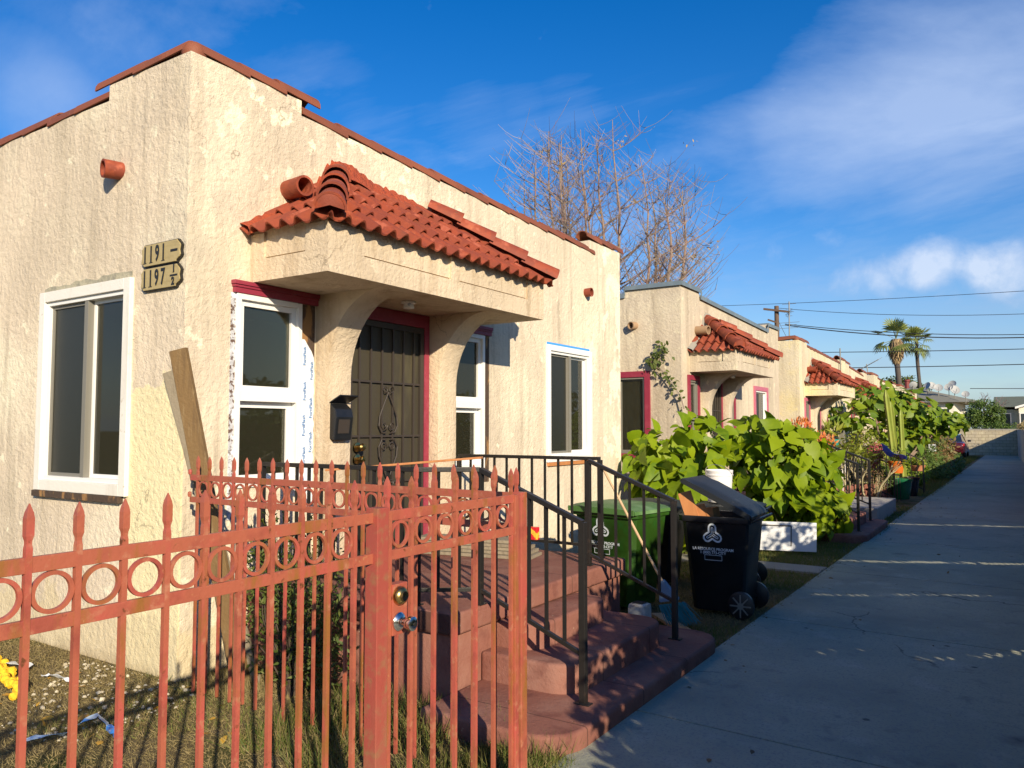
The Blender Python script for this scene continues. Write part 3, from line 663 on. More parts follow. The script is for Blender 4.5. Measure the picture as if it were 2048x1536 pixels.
m_ = MB(); pf = ('y', y1); pbox(m_, pf, F[0]-.01, F[1]-.07, -.01, .045, F[2]-.055, F[2]-.003); m_.build('rotten_sill', EXPW, h1, bevel=.004)
m_ = MB(); rg = random.Random(5)
pts = [(F[0]+.02, F[3]+.002), (F[1]-.02, F[3]+.002)]; top = [(F[1]-.02-(F[1]-F[0]-.04)*i/16, F[3]+.03+rg.uniform(0, .035)) for i in range(17)]
m_.prism([(a, y1-.004, b) for a, b in pts+top], (0, .006, 0)); m_.build('raw_plaster_edge', mat('raw_grey_plaster', (.40,.37,.27), .95, bump=((30, 1),), var=(((.22,.21,.17), 9, .5, .7),)), h1)
def lettering(name, body, p, right, up, size, m, parent, ext=.0008, off=0, align='LEFT', sx=1):
    cu = bpy.data.curves.new(name, 'FONT'); cu.body = body; cu.size = size; cu.extrude = ext; cu.offset = off; cu.align_x = align; cu.align_y = 'CENTER'; cu.resolution_u = 3
    tmp = bpy.data.objects.new(name+'_tmp', cu); COL.objects.link(tmp)
    dg = bpy.context.evaluated_depsgraph_get(); me = bpy.data.meshes.new_from_object(tmp.evaluated_get(dg)); bpy.data.objects.remove(tmp)
    r = Vector(right).normalized(); u = Vector(up).normalized(); n = r.cross(u); M = Matrix((r*sx, u, n)).transposed().to_4x4(); M.translation = Vector(p)-(origin(parent) if parent else Vector((0,0,0)))
    me.transform(M); me.materials.clear(); me.materials.append(m); me.name = name
    o = bpy.data.objects.new(name, me); COL.objects.link(o); o.parent = parent; return o
for i, (yy, zz, s) in enumerate(((.045, 2.40, .040), (.05, 2.10, .040), (.125, 2.28, .040), (.045, 1.80, .045), (.12, 1.95, .045), (.05, 1.55, .040), (.12, 1.66, .045), (.045, 1.30, .04), (.12, 1.36, .045))):
    lettering('printed_lettering', 'FortiFlash', (X+.0175, A[1]+yy-.01, zz-.06), (0,0,1), (0,-1,0), s, PRINTBLUE, flo)
# house number boards
sg = thing('house_number_sign', 'two carved tan wooden boards with black house numbers at the corner of the nearest house', 'sign', (-5.37, y1-.02, 2.85))
def plaque(x0, x1, z0, z1):
    c = .035; pr = [(x0+c, z0), (x1-c*1.6, z0), (x1-c*1.5, z0+.012), (x1-.012, z0+c), (x1, z0+c*1.5), (x1-.01, (z0+z1)/2), (x1, z1-c*1.4), (x1-.012, z1-c*.9), (x1-c, z1-.012), (x1-c*1.3, z1), (x0+c, z1), (x0+c*.8, z1-.012), (x0, z1-c), (x0+.012, (z0+z1)/2), (x0, z0+c), (x0+c*.8, z0+.012)]
    b = MB().prism([(a, y1-.002, z) for a, z in pr], (0, -.02, 0)).build('board', SIGNB, sg)
    cx, cz = (x0+x1)/2, (z0+z1)/2
    MB().prism([(cx+(a-cx)*.965, y1-.021, cz+(z-cz)*.93) for a, z in pr], (0, -.010, 0)).build('board_face', SIGNW, b, bevel=.003); return b
bd1 = plaque(-5.64, -5.13, 3.030, 3.205); bd2 = plaque(-5.64, -5.13, 2.845, 3.022)
def digits(s, x, z, size, b, sx=.62):
    for ch in s:
        lettering('numeral', ch, (x, y1-.032, z), (1,0,0), (0,0,1), size, SIGNB, b, ext=.003, off=.0035, sx=sx)
        if ch == '1':
            MB().box((x+.004, y1-.034, z-size*.365), (x+.046*size/.17, y1-.030, z-size*.335)).build('numeral', SIGNB, b)
        x += .078*size/.17*(sx/.62)
digits('1191', -5.605, 3.118, .170, bd1); MB().box((-5.255, y1-.034, 3.112), (-5.17, y1-.029, 3.130)).build('numeral', SIGNB, bd1)
digits('1197', -5.605, 2.933, .170, bd2)
digits('1', -5.225, 2.982, .078, bd2, .8); digits('2', -5.235, 2.888, .078, bd2, .9); MB().box((-5.255, y1-.034, 2.927), (-5.165, y1-.029, 2.940)).build('numeral', SIGNB, bd2)
# mailbox on the bracket beside the door
mx_ = thing('mailbox', 'black metal mailbox with its lid open beside the door of the nearest house', 'mailbox', (X+.14, 4.84, 1.60))
b = MB(); b.prism([(X+.141, 4.76, 1.715), (X+.20, 4.76, 1.70), (X+.225, 4.76, 1.90), (X+.205, 4.76, 1.97), (X+.141, 4.76, 2.02)], (0, .20, 0)); bo = b.build('body', BLACKP, mx_, bevel=.008)
MB().prism([(X+.145, 4.75, 2.02), (X+.145, 4.75, 2.030), (X+.27, 4.75, 2.09), (X+.275, 4.75, 2.08)], (0, .22, 0)).build('lid', BLACKP, mx_, bevel=.002)
MB().prism([(X+.201, 4.79, 1.76), (X+.211, 4.79, 1.76), (X+.226, 4.79, 1.88), (X+.216, 4.79, 1.88)], (0, .13, 0)).build('newspaper_flap', BRONZE, bo)
h2, I2 = house('second stucco house, greyish cream with sheet-metal roof edging and magenta window frames', 13.43, 6.75, .962, STUCCO2, 'metal', hood=(.42, 2.95), hoodst=STUCCO2, winC=(4.5, 5.65), win_front=(-1.95, -.60))
h3, I3 = house('third stucco house, pale cream with a tiled wall top, behind the orange succulents', 22.38, 6.85, .922, STUCCO3, 'tile', hood=(.65, 3.3), hoodst=STUCCO3, winC=None, win_front=(-1.95, -.60), mag=PINK)
h4, I4 = house('fourth stucco house, joined to the far end of the third one', 29.25, 4.45, .885, STUCCO3, 'tile', hood=(.9, 3.4), hoodst=STUCCO3, winC=None, frontstep=-3)
h5, I5 = house('fifth stucco house, its tiled wall top showing above the leafy trees', 35.5, 6.8, .875, STUCCO3, 'tile', hood=(.6, 3.2), hoodst=STUCCO3, winC=(4.6, 5.7))
h6, I6 = house('farthest stucco house of the row, almost hidden behind the tall plants', 44.5, 6.8, .86, STUCCO3, 'tile', hood=(.6, 3.2), hoodst=STUCCO3, winC=(4.6, 5.7))
mt = thing('meter_box', 'grey electric meter box and conduit on the wall of the third house', 'meter box', (FX, 27.9, 1.2))
MB().box((FX+.002, 27.75, 1.3), (FX+.14, 28.1, 2.5)).build('cabinet', SCREENF, mt, bevel=.01); MB().tube([(FX+.07, 27.92, 2.5), (FX+.07, 27.92, 4.5)], .02, 8).build('conduit', SCREENF, mt)
MB().lathe([(.09, 0), (.09, .06), (.05, .09), (.001, .095)], (FX+.14, 27.93, 2.25), (1,0,0), 14).build('dial', CHROME, mt)
# ---------------------------------------------------------------- stoops
def rslab(mb, x0, x1, y0, y1, z0, z1, r=.16, corners=(0,1), n=7):
    """slab whose corners on the +X side are rounded: 0 near (-Y), 1 far (+Y)"""
    p = [(x0, y0)]
    if 0 in corners: p += [(x1-r+r*math.sin(math.pi/2*i/n), y0+r-r*math.cos(math.pi/2*i/n)) for i in range(n+1)]
    else: p.append((x1, y0))
    if 1 in corners: p += [(x1-r+r*math.cos(math.pi/2*i/n), y1-r+r*math.sin(math.pi/2*i/n)) for i in range(n+1)]
    else: p.append((x1, y1))
    p.append((x0, y1)); return mb.prism([(a, b, z0) for a, b in p], (0, 0, z1-z0))
def stoop(label, y):   # y shifts the whole flight
    g = thing('front_steps', label, 'steps', (-4.0, y+5.2, 0), 'painted concrete stoops in front of the houses')
    X0 = FX+.003
    mb = MB(); mb.box((X0, y+4.05, -.05), (-3.10, y+6.56, .48)); mb.build('base', STEPM, g, bevel=.02, smooth=True)
    mb = MB(); rslab(mb, X0, -3.05, y+4.0, y+6.6, .482, .625, .05); mb.build('platform', STEPM, g, bevel=.022, smooth=True, seg=3)
    for x1, a, b, z0, z1, r in ((-2.76, 4.52, 5.66, -.05, .478, .17), (-2.39, 4.36, 5.90, -.05, .31, .20), (-2.10, 3.72, 6.40, -.05, .125, .26)):
        mb = MB(); rslab(mb, -3.097 if z1 > .4 else (-3.096 if z1 > .2 else -3.094), x1, y+a, y+b, z0, z1, r); mb.build('step', STEPM, g, bevel=.028, smooth=True, seg=3)
    return g
stoop('worn reddish concrete steps and platform at the door of the nearest house', 0)
stoop('reddish concrete steps half hidden by leaves at the second house', 9.6)
def railing(label, pts, spacing=.128, posts=(0,-1), ht=.90, low=.10, cat='railing', pw=.04):
    """pts: points along the walking surface; bars follow them"""
    P0 = Vector(pts[0]); g = thing('stair_railing', label, cat, tuple(P0), 'black iron railings')
    t = MB(); b = MB(); up = Vector((0,0,1))
    for a, c in zip(pts[:-1], pts[1:]):
        a = Vector(a); c = Vector(c); t.bar(a+up*ht, c+up*ht, .044, .032); b.bar(a+up*low, c+up*low, .026, .026)
    t.build('handrail', BLACKM, g, bevel=.004); b.build('bottom_rail', BLACKM, g, bevel=.002)
    for i, a in enumerate(pts):
        a = Vector(a)
        if i in posts or (i-len(pts)) in posts: MB().bar(a+up*.002, a+up*(ht-.012), pw, pw, (0,1,0)).box((a.x-.035, a.y-.035, a.z+.0015), (a.x+.035, a.y+.035, a.z+.010)).build('post', BLACKM, g, bevel=.003)
    for a, c in zip(pts[:-1], pts[1:]):
        a = Vector(a); c = Vector(c); n = max(1, round((c-a).to_2d().length/spacing))
        for i in range(1, n):
            q = a+(c-a)*i/n; MB().bar(q+up*(low+.01), q+up*(ht-.01), .019, .019, (0,1,0)).build('baluster', BLACKM, g)
    return g
for dy, nm in ((0, 'nearest'), (9.6, 'second')):
    zP = .625
    railing('black iron railing on the near side of the %s stoop and steps' % nm + (', beside the gate' if not dy else ', behind leaves'),
            [(FX+.12, 4.08+dy, zP), (-3.42, 4.08+dy, zP), (-3.08, 4.33+dy, zP), (-2.29, 4.31+dy, .13+.19)][:], posts=(0, 1, 2) if not dy else (0, 2))
    railing('black iron handrail down the far side of the %s house steps' % nm, [(-3.16, 6.06+dy, zP), (-2.37, 6.02+dy, .13+.19)], posts=(0,), spacing=.135)
    for yy, nn in ((4.31, 0), (6.02, 1)):
        pass
    railing('black iron railing along the far edge of the %s stoop platform' % nm, [(FX+.22, 6.5+dy, zP), (-3.27, 6.5+dy, zP)], spacing=.15)
# tall newels at the foot of the stairs
for o in [o for o in list(COL.objects) if o.name.startswith('stair_railing')]:
    for y_, x_ in ((4.31, -2.29), (6.02, -2.37)):
        for dy in (0, 9.6):
            if ('steps' in o['label'] and (('nearest' in o['label']) == (dy == 0)) and ((y_ > 5) == ('far side' in o['label']))):
                MB().bar((x_, y_+dy, .127), (x_, y_+dy, 1.225), .042, .042, (0,1,0)).box((x_-.05, y_-.03+dy, .126), (x_+.05, y_+.03+dy, .134)).build('newel_post', BLACKM, o, bevel=.003)
# ---------------------------------------------------------------- red iron fence
def picket(mb, x, y, z0, z1, w=.0100):
    s2 = math.sqrt(2)
    prof = [(w*s2, z0), (w*s2, z1-.112), (w*.80*s2, z1-.100), (w*.84*s2, z1-.092), (w*1.20*s2, z1-.080), (w*1.22*s2, z1-.036), (w*.95*s2, z1-.022), (w*.2, z1)]
    return mb.lathe(prof, (x, y, 0), (0,0,1), 4, math.pi/4)
def fence_run(name, label, cat, p0, p1, first, step, n, zt=1.612, group='red iron fence sections', posts=(), lock=None, ringskip=()):
    p0 = Vector(p0); p1 = Vector(p1); d = (p1-p0).normalized(); L = (p1-p0).length; nrm = Vector((d.y, -d.x, 0))
    g = thing(name, label, cat, tuple(p0), group); up = Vector((0,0,1))
    for zc, hh in ((1.463, .040), (1.311, .038)):
        MB().bar(p0+up*zc, p1+up*zc, .0157, hh).build('rail', REDM, g, bevel=.002)
    for i in range(n):
        q = p0+d*(first+step*i)
        j = random.uniform(-.004, .004); q = q+nrm*random.uniform(-.0015, .0015)+d*random.uniform(-.002, .002)
        picket(MB(), q.x, q.y, .0+random.uniform(0, .05), zt+j, .0081).build('picket', REDM, g, recalc=True)
    for i in range(n-1):
        if i in ringskip: continue
        q = p0+d*(first+step*(i+.5))+up*1.3865
        q = q+up*random.uniform(-.0015, .0015)
        MB().torus(q, nrm, .0485, .0066, 32, 4, True).build('ring', REDM, g)
    for s, w_, h_, m in posts:
        q = p0+d*s; MB().bar(q-up*.05, q+up*h_, w_, w_, (0,1,0)).build('post', m, g, bevel=.003)
    return g
FXg = -2.07
fence_run('iron_fence', 'red iron fence with rings and spear tips beside the driveway, left of the gate', 'fence', (FXg, -.30, 0), (FXg, 2.215, 0), .025, .1255, 20, posts=((2.535, .062, 1.50, REDM2),))
gt = fence_run('iron_gate', 'red iron gate with brass and chrome knobs, nearest the steps', 'gate', (FXg, 2.27, 0), (FXg, 3.19, 0), .018, .1465, 7, posts=((.02, .030, 1.483, REDM), (.925, .032, 1.482, REDM)))
MB().box((FXg-.02, 2.30, 1.005), (FXg+.024, 2.385, 1.20)).build('lock_plate', REDM, gt, bevel=.003)
k = MB(); k.lathe([(.036, 0), (.036, .012), (.030, .024), (.018, .030), (.001, .031)], (FXg+.024, 2.335, 1.155), (1,0,0), 20); ko = k.build('deadbolt', BRASS, gt, smooth=True)
MB().lathe([(.018, 0), (.018, .004), (.001, .0045)], (FXg+.053, 2.335, 1.155), (1,0,0), 16).build('keyhole', CHROME, ko)
k = MB(); k.lathe([(.036, 0), (.036, .006), (.026, .016), (.013, .020), (.012, .040), (.024, .046), (.029, .060), (.027, .074), (.014, .082), (.001, .083)], (FXg+.024, 2.335, 1.055), (1,0,0), 22); ko = k.build('knob', CHROME, gt, smooth=True)
MB().lathe([(.008, 0), (.008, .003), (.001, .0035)], (FXg+.106, 2.335, 1.055), (1,0,0), 12).build('keyhole', BLACKM, ko)
fence_run('iron_fence', 'red iron fence section running from the house corner to the gate post', 'fence', (-4.86, 3.36, 0), (-2.10, 3.29, 0), .08, .1331, 21, posts=((2.76, .055, 1.487, REDM),))
for zc in (1.50, 1.345):
    MB().lathe([(.001, -.02), (.012, -.016), (.014, 0), (.012, .016), (.001, .02)], (-4.87, 3.36, zc), (0,0,1), 8).build('fastening_bolt', REDM, COL.objects['iron_fence.001'])
# ---------------------------------------------------------------- bins
def bin_(label, loc, rot, body_m, lid_m, lid_ang=0, logo=-1, s=1.0, name='refuse_bin', marks=True, group='wheeled refuse bins'):
    g = thing(name, label, 'refuse bin', (0,0,0), group)
    b = MB(); rings = []
    for z, x0, x1, yh in ((.04, -.26, .25, .22), (.55, -.31, .295, .255), (.56, -.32, .302, .262), (.84, -.345, .325, .285), (.845, -.37, .35, .31), (.90, -.375, .355, .315)):
        c = .05; rings.append([(x0+c, -yh, z), (x1-c*.5, -yh, z), (x1, -yh+c*.5, z), (x1, yh-c*.5, z), (x1-c*.5, yh, z), (x0+c, yh, z), (x0, yh-c, z), (x0, -yh+c, z)])
    zi = [(.90, .92), (.3, .62)]
    for z, k in zi: rings.append([(p[0]*k, p[1]*k, z) for p in rings[5]])
    vs = [p for r_ in rings for p in r_]; fs = [(i*8+k, i*8+(k+1) % 8, (i+1)*8+(k+1) % 8, (i+1)*8+k) for i in range(len(rings)-1) for k in range(8)]
    fs += [tuple(range(8))[::-1], tuple(range((len(rings)-1)*8, len(rings)*8))]
    body = b.add(vs, fs).build('bin_body', body_m, g, bevel=.006, smooth=True, ang=50)
    for sy in (-1, 1):
        w = MB().lathe([(.105, 0), (.125, .008), (.125, .042), (.105, .05)], (.245, sy*.265-(.05 if sy < 0 else 0), .125), (0,1,0), 24).build('wheel', BLACKP, g, smooth=True)
        sp = MB()
        for k in range(8):
            an = k*math.pi/4; sp.bar((.245+.02*math.cos(an), sy*.318, .125+.02*math.sin(an)), (.245+.10*math.cos(an), sy*.318, .125+.10*math.sin(an)), .012, .012, (0,1,0))
        sp.lathe([(.03, -.004), (.03, .008)], (.245, sy*.318, .125), (0,1,0), 12); sp.build('hub', SCREENF, w)
    MB().tube([(.245, -.30, .125), (.245, .30, .125)], .012, 8).build('axle', GREYP, g)
    hd = MB(); hd.tube([(.34, -.24, .86), (.42, -.24, .90), (.42, .24, .90), (.34, .24, .86)], .014, 8); hd.build('handle', body_m, g, smooth=True)
    l = MB(); T = Matrix.Translation((.37, 0, .915)) @ Matrix.Rotation(R(lid_ang), 4, 'Y')
    prof = [(0, 0), (-.03, .030), (-.12, .045), (-.56, .045), (-.68, .025), (-.76, .0), (-.765, -.03), (-.755, -.03), (-.74, -.008), (-.67, .012), (-.56, .030), (-.12, .030), (-.03, .012), (.0, -.012)]
    n = 8; vs = []; fs = []
    for i in range(n+1):
        yy = -.335+.67*i/n; e = (1-abs(2*i/n-1)**6)
        for px, pz in prof: vs.append(T @ Vector((px, yy, pz*(.35+.65*e) if pz > 0 else pz)))
    m = len(prof)
    for i in range(n):
        for k in range(m): fs.append((i*m+k, i*m+(k+1) % m, (i+1)*m+(k+1) % m, (i+1)*m+k))
    fs += [tuple(range(m))[::-1], tuple(n*m+k for k in range(m))]
    l.add(vs, fs); 
    for sy in (-.335, .335): l.box((-.75, sy-.008, -.035), (-.01, sy+.008, .012), T)
    lo = l.build('lid', lid_m, g, smooth=True)
    if marks:
        yb = logo*.2855; r = (1,0,0) if logo < 0 else (-1,0,0); nn = Vector((0, logo, 0)); rv = Vector(r); up = Vector((0, -logo*-.0, 1))
        sl = Vector((0, logo*.09, 1)).normalized()
        c0 = Vector((-.03*logo*-1, logo*.279, .735)); mk_ = MB()
        def path(pts, wd):
            for a, c in zip(pts[:-1], pts[1:]):
                mk_.bar(c0+rv*a[0]+sl*a[1]+nn*.001, c0+rv*c[0]+sl*c[1]+nn*.001, .0015, wd, tuple((rv*(c[1]-a[1])-sl*(c[0]-a[0])).normalized()) )
        for q in (90, 210, 330):
            ca, sa = math.cos(R(q)), math.sin(R(q))
            for a, r0, r1, wd in ((.034, .018, .060, .017), (.0085, .0, .056, .0075)):
                pts = [(r0, -a)]+[(r1+a*math.sin(t), -a*math.cos(t)) for t in [math.pi*i/8 for i in range(9)]]+[(r0, a)]
                path([(ca*u-sa*v, sa*u+ca*v) for u, v in pts], wd)
        mo = mk_.build('printed_emblem', PRINT, body, recalc=False)
        for tx, zz, sz in (('LA RESOURCE PROGRAM', .600, .036), ('1 (800) 773-CITY', .568, .036)):
            yy = logo*(.2625+(zz-.56)/.28*.023+.0015); lettering('printed_lettering', tx, (c0.x, yy, zz), r, sl, sz, PRINT, body, align='CENTER', off=.0006)
        bx = MB(); 
        for a, c, wd in ((-.085, .085, .545), (-.085, .085, .500)): bx.bar((c0.x+a, logo*(.2555+(wd-.55)*.068+.001), wd), (c0.x+c, logo*(.2555+(wd-.55)*.068+.001), wd), .001, .004)
        for a in (-.085, .085): bx.bar((c0.x+a, logo*.2535, .500), (c0.x+a, logo*.2565, .545), .004, .001, (0,1,0))
        bx.build('printed_box', PRINT, body)
    g.location = loc; g.rotation_euler = (0, 0, rot); g.scale = (s, s, s); return g
bin_('green wheeled bin with a closed pale lid beside the nearest stoop', (-3.50, 7.42, 0), R(180-10), GREENP, GREENLID, 0, logo=1, s=1.09)
bin_('black wheeled bin propped open and crammed with orange boards', (-2.52, 7.72, 0), R(2), BLACKP, GREYP, 25, logo=-1, s=1.06); COL.objects['refuse_bin.001'].scale = (.98, 1.0, 1.06)
bin_('black wheeled bin carrying a white bucket, behind the overfilled one', (-2.86, 9.0, 0), R(8), BLACKP, GREYP, 0, marks=False, s=1.0)
bin_('dark wheeled bin between the green bin and the overfilled black bin', (-3.70, 8.75, 0), R(185), BLACKP, GREYP, 0, marks=False, s=1.0)
bk = thing('bucket', 'white plastic bucket with a wire handle on a closed black bin', 'bucket', (-2.93, 8.85, .965))
c = Vector(bk.location)
k = MB(); n = 24
prof = [(.128, 0), (.130, .004), (.148, .30), (.156, .302), (.156, .318), (.150, .322), (.154, .335), (.156, .36), (.150, .365), (.143, .362), (.140, .32), (.120, .012), (.001, .012)]
k.lathe(prof, c, (0,0,1), n).build('body', BUCKET, bk, smooth=True)
k = MB(); k.tube([c+Vector((.158*math.cos(a), .158*math.sin(a)-.02*math.sin(a), .30-.13*math.sin(a))) for a in [math.pi*i/12+math.pi for i in range(13)][::1]], .003, 5); k.build('wire_handle', CHROME, bk)
# boards in the black bin and loose boards
for i, (a, b_, wdt, lab) in enumerate((((-2.64, 7.56, .50), (-2.84, 7.50, 1.17), .13, 'tall orange board standing at the back edge of the open bin'), ((-2.62, 7.60, .50), (-2.72, 7.53, 1.05), .15, 'short orange board end leaning beside the tall one in the open bin'),
                              ((-2.54, 7.66, .50), (-2.58, 7.55, 1.03), .12, 'orange board end in the middle of the open bin'), ((-2.5, 7.7, .4), (-2.54, 7.55, 1.03), .06, 'narrow brown board under the propped lid of the open bin'))):
    o = MB().bar(a, b_, wdt, .022, (.2,-1,0)).build('scrap_board', WOODO if i < 3 else WOODB, None, bevel=.002, loc=a); tag(o, lab, 'board', 'boards thrown in the black bin')
def board(label, a, b_, wd, th, m, up=(0,1,0), group=None):
    o = MB().bar(a, b_, wd, th, up).build('board', m, None, bevel=.003, loc=a); return tag(o, label, 'board', group)
board('long brown weathered board leaning on the corner of the nearest house', (-4.66, 3.66, .0), (-5.07, 3.38, 2.37), .135, .035, WOODB, (.35,-1,0), 'boards leaning on the house corner')
board('shorter grey split board leaning behind the brown one', (-4.60, 3.72, .0), (-5.20, 3.405, 2.22), .12, .03, WOODG, (.3,-1,0), 'boards leaning on the house corner')
board('short pale board lying on the soil beside the lowest step', (-2.98, 7.10, .03), (-2.40, 6.52, .035), .11, .03, WOODN, (0,0,1))
board('thin reddish board resting across the near stoop railing', (-4.25, 4.05, 1.50), (-3.15, 4.45, 1.60), .06, .015, WOODO, (0,0,1))
st = thing('board_stack', 'stack of grey weathered boards on the platform of the nearest stoop', 'boards', (-4.3, 5.9, .625))
for i in range(5):
    MB().bar((-4.95+.02*i, 5.9+.03*(i % 2), .641+.031*i), (-3.75-.04*i, 6.15+.02*(i % 3), .641+.031*i), .34-.02*i, .028).build('board', WOODG, st, bevel=.002)
pk = MB().box((-3.86, 6.15, .785), (-3.74, 6.2, .90)).build('snack_packet', mat('red_packet', (.62,.02,.03), .4, var=(((.85,.5,.05), 16, .52, .56),)), None, bevel=.004, loc=(-3.8, 6.17, .785)); tag(pk, 'small red and yellow packet on the boards of the nearest platform', 'packet')
# broom, jug, white panel
br = thing('broom', 'broom with a long grey handle and teal bristles leaning on the stoop', 'broom', (-2.62, 6.62, .12))
MB().tube([(-2.76, 6.72, .42), (-3.36, 6.66, 1.50)], .0125, 8).build('handle', WOODN, br, smooth=True)
MB().prism([(-2.79, 6.70, .43), (-2.75, 6.70, .43), (-2.60, 6.68, .28), (-2.76, 6.63, .25)], (.01, .035, .015)).build('brush_cap', mat('blue_grey_plastic', (.14,.20,.26), .5), br, bevel=.01)
bs_ = MB(); rg = random.Random(9)
for i in range(110):
    t = rg.random(); a = Vector((-2.76+.20*t, 6.62+.08*t+rg.uniform(0, .05), .23+.035*t)); bs_.tube([a, a+Vector((.10+.06*t+rg.uniform(-.02, .02), -.05+rg.uniform(-.03, .03), -.15+rg.uniform(-.02, .03)))], [.0035, .002], 3)
bs_.build('bristles', mat('teal_bristles', (.01,.16,.17), .5), br)
jg = thing('plastic_jug', 'translucent white plastic jug on the second step beside the broom', 'jug', (-2.70, 5.98, .31))
MB().box((-2.78, 6.0, .13), (-2.62, 6.16, .36)).build('body', mat('frosted_plastic', (.45,.46,.42), .4, var=(((.3,.29,.26), 9, .5, .7),)), jg, bevel=.035, smooth=True)
MB().box((-2.745, 6.035, .345), (-2.655, 6.125, .365)).build('opening', DARK, jg)
# lying on its long edge
wp = thing('door_panel', 'white panelled door lying on its side against the big-leaved plants', 'door panel', (-3.0, 11.85, 0))
pa = Vector((-3.52, 11.45, .0)); pb = Vector((-2.50, 11.75, .0)); d_ = (pb-pa).normalized(); up_ = Vector((0,.10,1)).normalized(); nr = d_.cross(up_)
M_ = Matrix((d_, nr, up_)).transposed().to_4x4(); M_.translation = pa; Lp = (pb-pa).length
MB().box((0, -.02, .05), (Lp, .02, .46), M_).build('slab', PANELW, wp, bevel=.004)
q = MB()
for a, b_ in (((.03, .40), (.72, .415)), ((.715, .12), (.73, .40)), ((.03, .395), (.72, .398))): q.box((a[0], .0202, a[1]), (b_[0], .024, b_[1]), M_)
q.build('panel_moulding', mat('dark_groove', (.10,.09,.08), .8), wp)  # thin dark strips drawn along the panel edges
# ---------------------------------------------------------------- paving, kerbs, slabs
tag(MB().box((-5.0, 10.25, -.05), (-2.16, 10.75, .022)).build('concrete_path', STEPG, None, bevel=.006), kind='structure')
cs = thing('concrete_slab', 'raised pale concrete slab beside the driveway past the second stoop', 'slab', (-3.6, 17.8, 0))
MB().box((FX+.003, 16.35, -.05), (-2.36, 19.0, .285)).build('slab', mat('pale_slab', (.40,.38,.33), .85, var=(((.28,.26,.22), 2, .5, .8),), bump=((50, .5),)), cs, bevel=.012)
bwm = mat('block_wall', (.48,.42,.30), .9, var=(((.35,.32,.26), 2, .45, .75), ((.62,.56,.38), 3.5, .55, .7), ((.50,.28,.06), 1.1, .72, .76)), bump=((40, .6),))
def brick_hook(base):
    def h(nt, tc, vec, col, bs):
        mp = nd(nt, 'ShaderNodeMapping'); mp.inputs['Rotation'].default_value = (R(90), 0, 0); nt.links.new(tc, mp.inputs['Vector'])
        b = nd(nt, 'ShaderNodeTexBrick'); b.inputs['Scale'].default_value = 1; b.inputs['Mortar Size'].default_value = .012; b.inputs['Brick Width'].default_value = .40; b.inputs['Row Height'].default_value = .2
        nt.links.new(mp.outputs[0], b.inputs['Vector']); b.inputs['Color1'].default_value = (1,1,1,1); b.inputs['Color2'].default_value = (.84,.84,.82,1); b.inputs['Mortar'].default_value = (.55,.52,.48,1)
        return mixc(nt, 1.0, col, b.outputs['Color'], 'MULTIPLY')
    return h
bwm = mat('block_wall', (.50,.43,.30), .9, var=(((.38,.34,.27), 2, .45, .75), ((.62,.56,.38), 3.5, .55, .7), ((.50,.28,.06), 1.1, .70, .74)), bump=((40, .6),), hook=brick_hook(0))
bw = thing('block_wall', 'pale concrete block wall closing the far end of the driveway', 'wall', (-3.5, 62, 0))
MB().box((-9.5, 62, -.1), (1.4, 62.2, 1.70)).build('wall', bwm, bw); MB().box((-9.5, 61.98, 1.70), (1.4, 62.22, 1.79)).build('cap', STEPG, bw, bevel=.01)
bw = thing('block_wall', 'short stretch of block wall on the right of the driveway beyond the red boards', 'wall', (0, 55, 0))
MB().prism([(.07, 46.2, -.05), (.25, 46.2, -.05), (-.08, 61.97, -.05), (-.28, 61.97, -.05)], (0, 0, 1.80)).build('wall', mat('side_block', (.33,.31,.27), .9, bump=((40, .5),)), bw)
RF = mat('red_board_paint', (.20,.035,.03), .6, var=(((.13,.03,.025), 3, .5, .8),))
rf_ = thing('board_fence', 'dark red board fence at the far right edge of the driveway', 'fence', (.2, 25, 0))
for zz in (.35, 1.45): MB().box((.245, 17.98, zz), (.285, 46.1, zz+.08)).build('rail', RF, rf_)
pb_ = MB(); yy = 18.0
while yy < 46:
    pb_.box((.215, yy, .02), (.244, yy+.138, 1.80+random.uniform(-.008, .008))); yy += .1385
pb_.build('boards', RF, rf_)
# ---------------------------------------------------------------- foliage helpers
def heart():
    m = [(0,0,0), (0,.38,-.02), (0,.76,-.05), (0,1.08,-.20)]
    l = [(-.24,-.15,.06), (-.46,.10,.07), (-.44,.42,.06), (-.23,.78,-.01)]
    v = m+l+[(-a, b, c) for a, b, c in l]; f = []
    for o in (4, 8):
        t = [(0, o, o+1), (0, o+1, 1), (1, o+1, o+2), (1, o+2, 2), (2, o+2, o+3), (2, o+3, 3)]
        f += t if o == 8 else [x[::-1] for x in t]
    return v, f
HEART = heart(); LANCE = ([(0,0,0), (-.16,.4,.04), (0,.45,0), (.16,.4,.04), (0,1,-.08)], [(0,1,2), (0,2,3), (1,4,2), (2,4,3)])
OVAL = ([(0,0,0), (-.27,.3,.04), (-.22,.7,.0), (0,1,-.05), (.22,.7,.0), (.27,.3,.04)], [(0,1,5), (1,2,5), (2,4,5), (2,3,4)])
SUNV = -np.array(LD)
def unit(v): return v/(np.linalg.norm(v, axis=1, keepdims=True)+1e-9)
